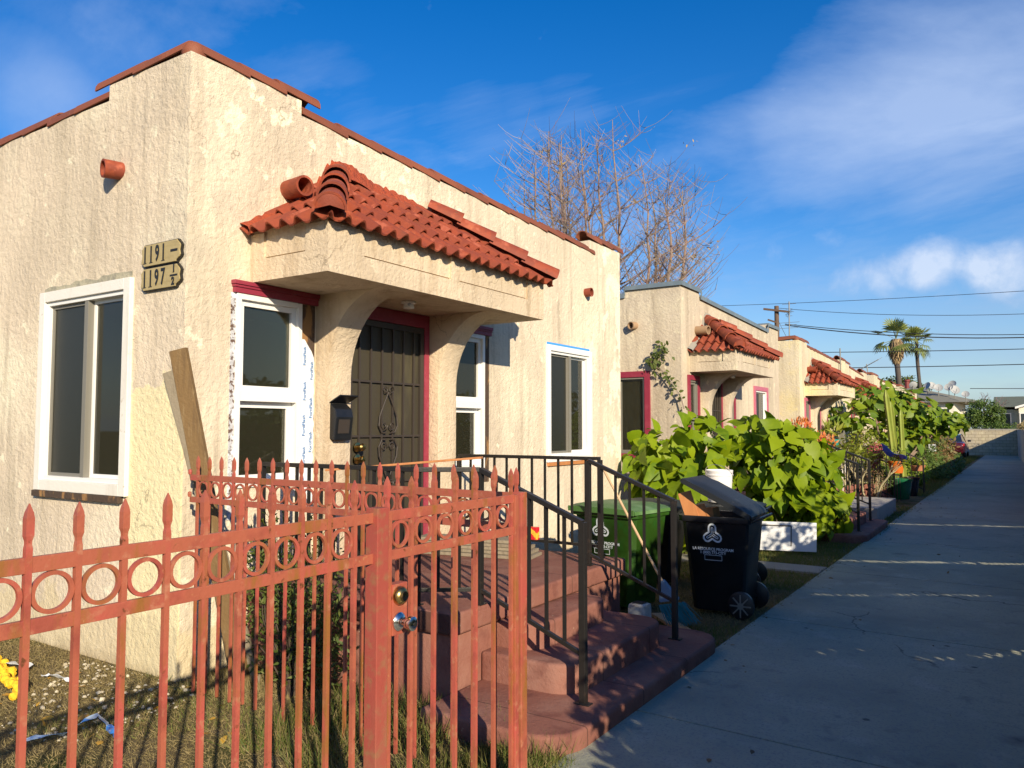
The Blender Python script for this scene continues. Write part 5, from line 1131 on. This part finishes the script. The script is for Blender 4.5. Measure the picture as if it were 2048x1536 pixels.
plant('leafy_bush', 'dense green bush below the big-leaved tree, beside the far railing', 'bush', (-3.2, 30.5, 0), [((-3.1, 30.5, 1.3), (.85, 1.2, .95)), ((-2.9, 29.5, .7), (.7, 1.1, .6))], 3800, .12, HEDGEL, 'bushes along the driveway', LANCE, nst=20, shell=.35)
plant('leafy_bush', 'bush with reddish shoots in front of the parked car', 'bush', (-2.9, 36, 0), [((-3.0, 36, 1.0), (.8, 1.6, .85)), ((-2.9, 34, .55), (.65, 1.5, .5))], 3200, .14, mat('red_green_leaf', (.12,.15,.03), .6, isl=((.28,.10,.05), .7), transl=.25), 'bushes along the driveway', OVAL, nst=16, shell=.35)
plant('leafy_bush', 'low dark bush spilling over the driveway edge', 'bush', (-2.5, 33, 0), [((-2.6, 33, .3), (.55, 2.2, .38)), ((-2.6, 38.5, .35), (.5, 2.4, .42))], 3000, .12, HEDGEL, 'bushes along the driveway', OVAL, nst=10, shell=.35)
plant('leafy_bush', 'bush against the far houses, beyond the big-leaved tree', 'bush', (-4.2, 40, 0), [((-4.3, 40, 1.0), (.9, 3, 1.1)), ((-4.1, 46, 1.0), (.9, 3, 1.0))], 3200, .16, HEDGEL, 'bushes along the driveway', OVAL, nst=14, shell=.35)
plant('leafy_bush', 'round light green bush beside the driveway, nearest the railing', 'bush', (-2.75, 26.8, 0), [((-2.85, 27, .5), (.45, .8, .45))], 1200, .09, BIGLEAF2, 'bushes along the driveway', OVAL, nst=8, shell=.4)
wb = MB().box((-2.95, 33.0, .95), (-2.70, 33.02, 1.22)).build('white_card', PANELW, None, loc=(-2.8, 33, .95)); tag(wb, 'small white card sign among the leaves before the parked car', 'card sign')
# ---------------------------------------------------------------- parked car
cr_ = thing('parked_car', 'dark red saloon car parked at the far end of the driveway', 'car', (0,0,0))
CARP = mat('dark_red_car_paint', (.085,.008,.014), .22, .35, coat=.8); CGL = mat('car_glass', (.02,.03,.035), .06, spec=.8); TYRE = mat('tyre_rubber', (.02,.02,.02), .85); TL = mat('tail_light_red', (.45,.01,.01), .2, coat=.6)
secs = [  # (y, half width, z bottom, z shoulder, z deck)
 (-2.28, .66, .34, .66, .74), (-2.22, .80, .28, .78, .93), (-1.9, .86, .24, .88, 1.00), (-1.35, .89, .22, .90, 1.02), (0, .90, .20, .88, .98), (1.2, .89, .22, .86, .95), (1.9, .84, .25, .76, .85), (2.2, .70, .32, .62, .68)]
m_ = MB()
for y_, hw, zb, zs_, zd in secs:
    m_.v += [(-hw*.9, y_, zb), (hw*.9, y_, zb), (hw, y_, zb+.14), (hw, y_, zs_), (hw*.86, y_, zd), (-hw*.86, y_, zd), (-hw, y_, zs_), (-hw, y_, zb+.14)]
for i in range(len(secs)-1):
    for k in range(8): m_.f.append((i*8+k, i*8+(k+1) % 8, i*8+8+(k+1) % 8, i*8+8+k))
m_.f += [tuple(range(8))[::-1], tuple((len(secs)-1)*8+k for k in range(8))]; body = m_.build('body', CARP, cr_, bevel=.03, smooth=True, ang=15, seg=3)
m_ = MB()
for y_, hw, z_ in ((-1.85, .74, 1.0), (-1.15, .60, 1.40), (-.2, .62, 1.45), (.45, .61, 1.42), (1.15, .74, .97)): m_.v += [(-hw-.08 if 0 else -hw, y_, z_), (hw, y_, z_)]
cab = MB(); rows = ((-1.88, .72, 1.0, .72, 1.0), (-1.18, .78, 1.0, .58, 1.38), (-.3, .80, .99, .61, 1.44), (.42, .80, .97, .60, 1.41), (1.15, .76, .95, .74, .96))
for y_, w0, z0, w1, z1 in rows: cab.v += [(-w0, y_, z0-.05), (-w1, y_, z1), (w1, y_, z1), (w0, y_, z0-.05)]
for i in range(4):
    for k in range(3): cab.f.append((i*4+k, i*4+k+1, i*4+5+k, i*4+4+k))
cab.f += [(0,1,2,3), (19,18,17,16)]; cab.build('window', CGL, cr_, smooth=True, recalc=True)
rf2 = MB().add([(-.585, -1.17, 1.392), (.585, -1.17, 1.392), (.615, -.3, 1.452), (.605, .42, 1.422), (-.605, .42, 1.422), (-.615, -.3, 1.452), (-.56, -1.1, 1.37), (.56, -1.1, 1.37), (.6, -.3, 1.42), (.59, .35, 1.4), (-.59, .35, 1.4), (-.6, -.3, 1.42)], [(0,1,2,5), (5,2,3,4), (0,6,7,1), (1,7,8,2), (2,8,9,3), (3,9,10,4), (4,10,11,5), (5,11,6,0)]).build('roof', CARP, cr_)
for sx in (-1, 1):
    MB().tube([(sx*.73, -1.86, .99), (sx*.60, -1.17, 1.385), (sx*.625, -.3, 1.44), (sx*.615, .42, 1.41), (sx*.76, 1.16, .95)], .028, 6).build('pillar', CARP, cr_, smooth=True)
    MB().prism([(sx*.80, -2.235, .72), (sx*.38, -2.262, .74), (sx*.36, -2.262, .84), (sx*.80, -2.225, .90), (sx*.86, -2.0, .90), (sx*.875, -1.98, .76)], (0, .05, 0)).build('tail_light', TL, cr_, bevel=.01)
    MB().box((sx*.6, 2.05, .55), (sx*.8, 2.16, .68)).build('headlight', CHROME, cr_, bevel=.02)
    MB().box((sx*.90, .62, .96), (sx*1.08, .74, 1.08)).build('mirror', BLKPOT, cr_, bevel=.02)
    for y_ in (-1.4, 1.4):
        w_ = MB().lathe([(.24, -.10), (.31, -.095), (.32, -.05), (.32, .05), (.31, .095), (.24, .10)], (sx*.80, y_, .32), (1,0,0), 22).build('wheel', TYRE, cr_, smooth=True)
        MB().lathe([(.22, 0), (.22, .012), (.06, .02), (.001, .021)], (sx*.905, y_, .32), (sx,0,0), 14).build('rim', CHROME, w_)
MB().box((-.62, -2.33, .34), (.62, -2.21, .50)).build('bumper', CARP, cr_, bevel=.03); MB().box((-.22, -2.302, .60), (.22, -2.285, .71)).build('number_plate', PANELW, cr_)
cr_.location = (-3.80, 56.5, .02); cr_.rotation_euler = (0,0,R(0))
# ---------------------------------------------------------------- far buildings
WH = mat('white_far_stucco', (.72,.68,.58), .9, var=(((.6,.56,.47), 2, .5, .8),)); GR = mat('grey_shingle_roof', (.23,.22,.17), .9, var=(((.16,.16,.13), 3, .5, .8),)); GR2 = mat('green_grey_roof', (.14,.155,.11), .9, var=(((.10,.11,.08), 2, .5, .8),)); WGL = mat('far_window_glass', (.03,.04,.05), .1)
wb_ = thing('white_building', 'white building with a low grey roof full of satellite dishes, behind the block wall', 'building', (-7, 78, 0))
MB().box((-13, 76, 0), (-4.75, 92, 4.15)).build('wall', WH, wb_)
m_ = MB(); m_.add([(-13.3, 75.3, 4.05), (-4.2, 75.3, 4.05), (-2.9, 82, 4.25), (-3.6, 93, 4.2), (-13.3, 93, 4.3), (-8.6, 83, 5.75), (-10.5, 88, 5.7)], [(0,1,5), (1,2,5), (2,3,6,5), (3,4,6), (4,0,5,6), (4,3,2,1,0)]); m_.build('roof', GR, wb_)
for x_ in (-9.4, -7.4, -5.6): 
    f_ = MB().box((x_-.5, 75.95, 2.2), (x_+.5, 75.995, 3.5)).build('window', WGL, wb_); wframe(MB(), ('y', 75.95), x_-.55, x_+.55, 2.15, 3.55, .07, 0, .03).build('frame', VINYL, f_)
f_ = MB().box((-4.749, 77, 1.9), (-4.71, 78.2, 3.3)).build('window', WGL, wb_)
MB().box((-4.7, 76, 2.0), (-4.5, 92, 2.1)).build('balcony', GR, wb_); MB().lathe([(.22, 0), (.22, .9), (.28, .95), (.28, 1.1)], (-9.1, 83.4, 5.4), (0,0,1), 10).build('chimney', RF, wb_)
DISH = mat('dish_grey', (.36,.37,.37), .6)
def dish(label, px, py, y, r, az):
    c = at(px, py, y=y); g = thing('satellite_dish', label, 'satellite dish', (c.x, c.y, c.z-.7), 'satellite dishes on the white building')
    ax = Vector((math.sin(R(az)), -math.cos(R(az)), .55)).normalized(); m_ = MB(); base = []; n = 20
    vs = []; 
    for rr, h in ((1, 0), (.75, -.10), (.45, -.18), (.001, -.22)):
        vs += [v for v in m_.ring(c+ax*(h*r), ax, rr*r, n)]
    v2 = [v-ax*.02 for v in vs]; fs = []
    for i in range(3):
        for k in range(n): fs += [(i*n+k, i*n+(k+1) % n, (i+1)*n+(k+1) % n, (i+1)*n+k), (4*n+i*n+k, 4*n+(i+1)*n+k, 4*n+(i+1)*n+(k+1) % n, 4*n+i*n+(k+1) % n)]
    m_.add(vs+v2, fs+[(k, 4*n+k, 4*n+(k+1) % n, (k+1) % n) for k in range(n)]); m_.build('reflector', DISH, g, recalc=False)
    MB().tube([c-ax*.25*r, c-ax*.3*r-Vector((0,0,.5)), c-ax*.3*r-Vector((0,0,.75))], .03, 6).build('mast', SCREENF, g)
    MB().tube([c-Vector((0,0,r)), c+ax*r*.9-Vector((0,0,.3*r))], .018, 5).build('feed_arm', SCREENF, g)
for px, py, y_, r, az, lb in ((1826, 770, 80, .36, 200, 'dark-backed satellite dish, leftmost on the white building roof'), (1853, 772, 79, .40, -40, 'satellite dish facing left, second from the left end of the roof'), (1864, 771, 80, .38, 30, 'satellite dish close behind the second one'),
    (1877, 775, 78, .36, 10, 'satellite dish standing alone mid-roof above the eave'), (1897, 774, 78, .36, -10, 'lower left satellite dish of the crowded roof corner'), (1904, 768, 79, .36, -20, 'highest satellite dish on the white building roof'),
    (1910, 779, 78, .42, 30, 'wide satellite dish at the right of the crowded roof corner'), (1931, 788, 76, .30, 0, 'small satellite dish at the far right, by the dark hedge tree')): dish(lb, px, py, y_, r, az)
fh = thing('far_house', 'low house with a green-grey roof and white gable beyond the block wall on the right', 'house', (4, 96, 0))
MB().box((-1.7, 92, 0), (16, 104, 3.7)).build('wall', mat('dusty_blue_wall', (.25,.30,.30), .9), fh)
MB().add([(-2.4, 91.3, 3.95), (16.5, 91.3, 3.95), (16.5, 98, 5.2), (-2.4, 98, 5.2), (16.5, 105, 3.9), (-2.4, 105, 3.9)], [(0,1,2,3), (3,2,4,5), (0,3,5), (1,4,2), (0,5,4,1)]).build('roof', GR2, fh)
MB().add([(-.5, 90.6, 3.75), (2.6, 90.6, 4.75), (2.6, 90.6, 4.95), (-.5, 90.6, 3.95), (-.5, 91.4, 3.75), (2.6, 91.4, 4.75), (2.6, 91.4, 4.95), (-.5, 91.4, 3.95)], [(0,1,2,3), (4,7,6,5), (0,4,5,1), (3,2,6,7), (0,3,7,4), (1,5,6,2)]).build('gable_board', VINYL, fh)
MB().box((-.2, 91.0, 0), (6, 91.99, 3.9)).build('gable_wall', WH, fh)
for x_ in (-1.35, .35): 
    f_ = MB().box((x_-.45+.0, 90.98 if x_ > 0 else 91.96, 1.9), (x_+.45, (90.995 if x_ > 0 else 91.995), 3.3)).build('window', WGL, fh); wframe(MB(), ('y', 90.98 if x_ > 0 else 91.96), x_-.5, x_+.5, 1.85, 3.35, .08, 0, .03).build('frame', VINYL, f_)
def crown(name, label, base, parts, n, size, m, cat='tree', group=None, tm=OVAL, tr=.2, trunk_top=None, shell=.45):
    g = thing(name, label, cat, base, group); foliage(g, parts, n, size, m, tm, shell=shell, clump=18, name='crown', jit=.6, droop=.2)
    c = parts[0][0]; MB().tube([base, (base[0]+.1, base[1], base[2]+(c[2])*.5), c], [tr, tr*.8, tr*.4], 8).build('trunk', BARK, g); return g
crown('ficus_tree', 'round dark green tree behind the block wall, right of the white building', (-2.3, 68, 0), [((-2.3, 68, 2.95), (1.25, 1.2, 1.15)), ((-3.0, 67.5, 2.6), (.7, .8, .8)), ((-1.6, 67.6, 2.6), (.7, .8, .9))], 9000, .13, HEDGEL)
crown('conifer_bush', 'small yellowish cone-shaped bush between the white building and the dark tree', (-3.6, 66, 0), [((-3.75, 66, 2.0), (.45, .5, .75)), ((-3.45, 66, 1.8), (.3, .4, .45))], 2200, .10, YELLOWL, cat='bush')
crown('dark_shrubbery', 'dark low shrubs along the top of the block wall', (-1.5, 65, 0), [((-1.8, 65, 1.7), (1.3, .6, .55)), ((-.6, 65, 1.6), (.8, .6, .5))], 3000, .13, HEDGEL, cat='shrubs')
crown('far_tree', 'dark bushy tree at the foot of the palms', (-12.2, 100, 0), [((-11.6, 100, 6.3), (2.2, 1.5, 1.7)), ((-9.7, 100, 5.8), (1.3, 1.2, 1.2)), ((-12.8, 100, 5.8), (1.4, 1, 1.4))], 5000, .3, SHRUBL)
branchy('bare_tree', 'small dry purple-brown tree above the dark hedge', 'tree', (-2.6, 86, 2.0), .75, 3.2, 4, TWIG, .1, 2, stm=mat('dry_purple_twig', (.22,.15,.15), .9), r=.05, seed=5)
# climbing debris at the top of the right wall
plant('dry_creeper', 'tangle of dry brown vines on top of the wall at the right edge', 'creeper', (.25, 48, 1.3), [((.12, 50, 1.98), (.22, 3, .16)), ((-.02, 57, 1.95), (.2, 3.5, .14))], 1500, .12, DRYG, None, LANCE, nst=12)
# ---------------------------------------------------------------- palms
FROND = mat('palm_frond', (.12,.17,.03), .55, isl=((.26,.27,.07), .8), transl=.2); DEADF = mat('dead_palm_frond', (.42,.30,.15), .9, isl=((.14,.09,.05), 1.0)); PTR = mat('palm_trunk', (.085,.07,.06), .95, bump=((14, 1),))
def fan(mb, c, d, up, r, n=22, spread_=150, dro=.25):
    d = Vector(d).normalized(); s = d.cross(Vector(up)).normalized(); 
    for i in range(n):
        a = R(-spread_/2+spread_*i/(n-1)); e = d*math.cos(a)+s*math.sin(a); w_ = r*.075; t = e.cross(d.cross(s)).normalized()
        p1 = c+e*r*.6; p2 = c+e*r*random.uniform(.9, 1.05)-Vector((0,0,r*dro*random.uniform(.5, 1.4)))
        mb.add([c, p1-t*w_, p2, p1+t*w_], [(0,1,2,3)])
def palm(label, x, y_, zc, r, skirt, seed, tr=.25):
    random.seed(seed); g = thing('fan_palm', label, 'palm tree', (x, y_, 0), 'fan palms'); m_ = MB(); n = 10
    pts = [(x+.15*math.sin(i*.5), y_, zc*i/10) for i in range(11)]; m_.tube(pts, [tr*1.2]+[tr]*9+[tr*.8], 10).build('trunk', PTR, g, smooth=True)
    c0 = Vector((x+.15*math.sin(5), y_, zc)); f_ = MB()
    for i in range(19 if skirt > 1 else 44):
        el = R(random.uniform(-25 if skirt > 1 else -65, 88)); az = random.uniform(0, 6.28); d = Vector((math.cos(el)*math.cos(az), math.cos(el)*math.sin(az), math.sin(el)))
        c = c0+d*r*random.uniform(.35, .6)-Vector((0,0,.12*r if el < 0 else 0)); f_.bar(c0, c, .04, .03); fan(f_, c, d-Vector((0,0,.15)), (random.uniform(-.3, .3), random.uniform(-.3, .3), 1), r*.50, 9, 140, .06 if el > .3 else .4)
    f_.build('crown', FROND, g, recalc=False)
    if skirt > 1:
        s_ = MB()
        for i in range(1000):
            t = random.random(); az = random.uniform(0, 6.28); rr = .36+skirt*.24*math.sin(math.pi*min(1, .25+t*.75))*random.uniform(.7, 1.1); z0 = zc+.1-t*skirt*.95
            a = Vector((c0.x+rr*.6*math.cos(az), c0.y+rr*.6*math.sin(az), z0)); b = Vector((c0.x+rr*math.cos(az), c0.y+rr*math.sin(az), z0-random.uniform(.5, 1.1))); t_ = (b-a).cross(Vector((math.cos(az), math.sin(az), 0))).normalized()*.10
            s_.add([a-t_*.5, a.lerp(b, .5)-t_, b, a.lerp(b, .5)+t_], [(0,1,2,3)])
        s_.build('dead_skirt', DEADF, g, recalc=False)
pA = at(1795, 680, y=90); pB = at(1836, 680, y=96)
palm('fan palm with a thick skirt of dead fronds, left of the pair', pA.x, 90, pA.z+.1, 2.5, 2.0, 11, .27)
palm('fan palm with a bare slender trunk, right of the pair', pB.x, 96, pB.z-.1, 1.9, .6, 12, .19)
random.seed(21)
# ---------------------------------------------------------------- bare tree behind the houses
bt = thing('bare_tree', 'large leafless tree with many upright twigs behind the first two houses', 'tree', (-11.6, 24, 0))
rg = random.Random(31); tk = MB(); tw = MB(); tips = []; sec = []
def bez(a, b, c, n): return [a*(1-t)**2+b*2*t*(1-t)+c*t*t for t in [i/n for i in range(n+1)]]
Cr = Vector((-11.5, 24, 4.4))
tk.tube([(-11.6, 24, 0), (-11.55, 24.05, 2), (-11.5, 24, 3.6)], [.30, .25, .22], 10)
limbs = []
for i in range(17):
    az = i*2.399; k = .15+.85*((i % 6)/5); dx = Vector((math.cos(az), math.sin(az)*.75, 0))*k*4.0; top = Vector((-12.1, 24, 0))+dx*1.15+Vector((0,0,12.9-k*k*3.9+rg.uniform(-.8, .3)))
    a = Vector((-11.5, 24, 3.4)); m1 = Vector((-11.7, 24, 5.0))+dx*1.45+Vector((0,0,rg.uniform(-.3, 1))); limbs.append((a, m1, top, k))
for a, m1, top, k in limbs:
    pts = bez(a, m1, top, 12); rs = [.10*(1-i/12)**.9+.010 for i in range(13)]
    pts = [p+Vector((rg.uniform(-1, 1), rg.uniform(-1, 1), 0))*.05 for p in pts]; tk.tube(pts, rs, 6, caps=False)
    for i in range(3, 12):
        for _ in range(3):
            p = pts[i]; out = (p-Vector((-11.5, 24, p.z))); out.z = 0; out = out.normalized() if out.length > .1 else Vector((1,0,0))
            d0 = (Vector((rg.uniform(-1, 1), rg.uniform(-1, 1), 0))*.9+out*.35+Vector((0,0,.35))).normalized(); L = rg.uniform(1.0, 2.6)*(1-.045*i); q = p+d0*L*.55; r_ = q+Vector((d0.x*.7+out.x*.25, d0.y*.7, .85)).normalized()*L*.75
            if r_.z > 12.9-(r_-Vector((-11.5,24,r_.z))).length**2*.16+.6: continue
            pp = bez(p, q, r_, 6); tk.tube(pp, [rs[i]*.5*(1-j/6)+.006 for j in range(7)], 4, caps=False); sec.append(pp)
for pp in sec:
    for i in (2, 3, 4, 5, 6):
        for _ in range(1 if i % 2 else 2):
            p = pp[i]; d0 = (Vector((rg.uniform(-1, 1), rg.uniform(-1, 1), rg.uniform(0, .6)))).normalized(); L = rg.uniform(.4, 1.1); q = p+d0*L*.5; r_ = q+Vector((d0.x*.8, d0.y*.8, .8)).normalized()*L*.7
            tw.tube(bez(p, q, r_, 3), [.009, .007, .0055, .004], 3, caps=False); tips.append(r_)
tk.build('trunk', BARK, bt, recalc=False); cw = tw.build('crown', TWIG, bt, recalc=False)
bt.location.x -= .75
k = 30; seedp = []
for _ in range(k):
    t = rg.choice(tips)
    for _ in range(rg.randint(4, 16)): seedp.append((t.x+rg.gauss(0, .12), t.y+rg.gauss(0, .12), t.z-abs(rg.gauss(0, .12))))
L = np.array(seedp)-np.array([.75,0,0]); k = len(L)
scatter('seed_clusters', LANCE[0], LANCE[1], frames(unit(RNG.normal(size=(k, 3))+np.array([0,0,-.6])), unit(RNG.normal(size=(k, 3))), .15*RNG.uniform(.6, 1.3, k)), L, mat('dry_seed_cluster', (.40,.28,.09), .8, isl=((.2,.13,.05), .9)), bt)['kind'] = 'stuff'
# ---------------------------------------------------------------- utility pole, antennas, wires
POLE = mat('pole_wood', (.13,.085,.06), .9); WIRE = mat('wire_black', (.03,.03,.035), .6)
pp = at(1553, 612, y=48); up_ = thing('utility_pole', 'brown wooden utility pole with a crossarm above the second house', 'utility pole', (pp.x, 48, 0))
MB().tube([(pp.x, 48, 0), (pp.x, 48, pp.z)], [.17, .13], 10).build('pole', POLE, up_, smooth=True); c = at(1553, 622, y=47.85)
MB().bar((c.x-.75, 47.8, c.z+.18), (c.x+.75, 47.8, c.z-.12), .12, .12).build('crossarm', POLE, up_)
c2 = at(1548, 642, y=47.85); MB().bar((c2.x-.35, 47.8, c2.z+.1), (c2.x+.15, 47.8, c2.z-.1), .10, .10).build('crossarm', POLE, up_)
def antenna(label, base, top, ang, n, w0):
    g = thing('tv_antenna', label, 'antenna', tuple(base)); base = Vector(base); top = Vector(top); MB().tube([base, top], .022, 6).build('mast', SCREENF, g); m_ = MB()
    d = Vector((math.cos(R(ang)), .2, math.sin(R(ang)))).normalized()
    return g, d, top
b0 = at(1578, 672, y=30); b1 = at(1578, 603, y=30); g_, _, _ = antenna('tall television antenna mast beside the utility pole', (b0.x, 30, 3.95), b1, 0, 0, 0); m_ = MB()
for i, py in enumerate((608, 618, 624, 632, 645, 650, 656)):
    c = at(1578, py, y=30); wd = (.25, .12, .18, .12, .38, .28, .33)[i]; m_.tube([c+Vector((-wd, 0, 0)), c+Vector((wd, 0, 0))], .007, 4)
for k in range(14): a = at(1578, 625, y=30); m_.tube([a, a+Vector((rg.uniform(-.2, .2), rg.uniform(-.2, .2), rg.uniform(-.2, .12)))], .006, 3)
m_.build('elements', SCREENF, g_)
b0 = at(1737, 742, y=38.5); b1 = at(1733, 728, y=38.5); g_, _, _ = antenna('slanted television antenna on the fourth and fifth house roofs', (b0.x, 38.5, b0.z-.3), b1, 0, 0, 0); m_ = MB()
a = at(1722, 738, y=38.5); b_ = at(1757, 719, y=38.5); m_.tube([a, b_], .02, 5)
for i in range(9): p = a.lerp(b_, i/8); m_.tube([p+Vector((-.1, -.4, -.12)), p+Vector((.1, .4, .12))], .008, 4)
m_.build('elements', SCREENF, g_)
def wire(label, p, q, sag=.6, r=.018, grp='overhead wires'):
    p, q = Vector(p), Vector(q); pts = [p.lerp(q, i/14)-Vector((0,0,sag*4*(i/14)*(1-i/14))) for i in range(15)]; o = MB().tube(pts, r, 4).build('overhead_wire', WIRE, None, loc=tuple(p)); tag(o, label, 'wire', grp)
E_ = lambda px, py, y_: at(px, py, y=y_)
wire('topmost overhead wire, rising to the right above the palms', E_(1430, 612, 50), E_(2200, 572, 48), .1, .014)
wire('second overhead wire from the pole top, almost level', E_(1555, 616, 48), E_(2200, 620, 48), .35, .014)
wire('sagging overhead cable from the pole, upper of a close pair', E_(1570, 648, 48), E_(2200, 664, 50), .35, .02)
wire('sagging overhead cable from the pole, lower of a close pair', E_(1570, 650, 48), E_(2200, 668, 50), .45, .03)
wire('level overhead wire crossing in front of the palm crowns', E_(1610, 705, 60), E_(2200, 694, 60), .05, .026)
wire('level overhead wire crossing the palm trunks', E_(1660, 736, 60), E_(2200, 724, 60), .05, .028)
wire('lowest overhead wire at the right, above the far house', E_(1940, 777, 85), E_(2200, 776, 85), .02, .03)
wire('thin guy wire down from the utility pole', E_(1556, 640, 47), E_(1572, 672, 47), .02, .012)
# paint every copy's own wording check
for o in list(COL.objects):
    if o.name.startswith('.'): pass
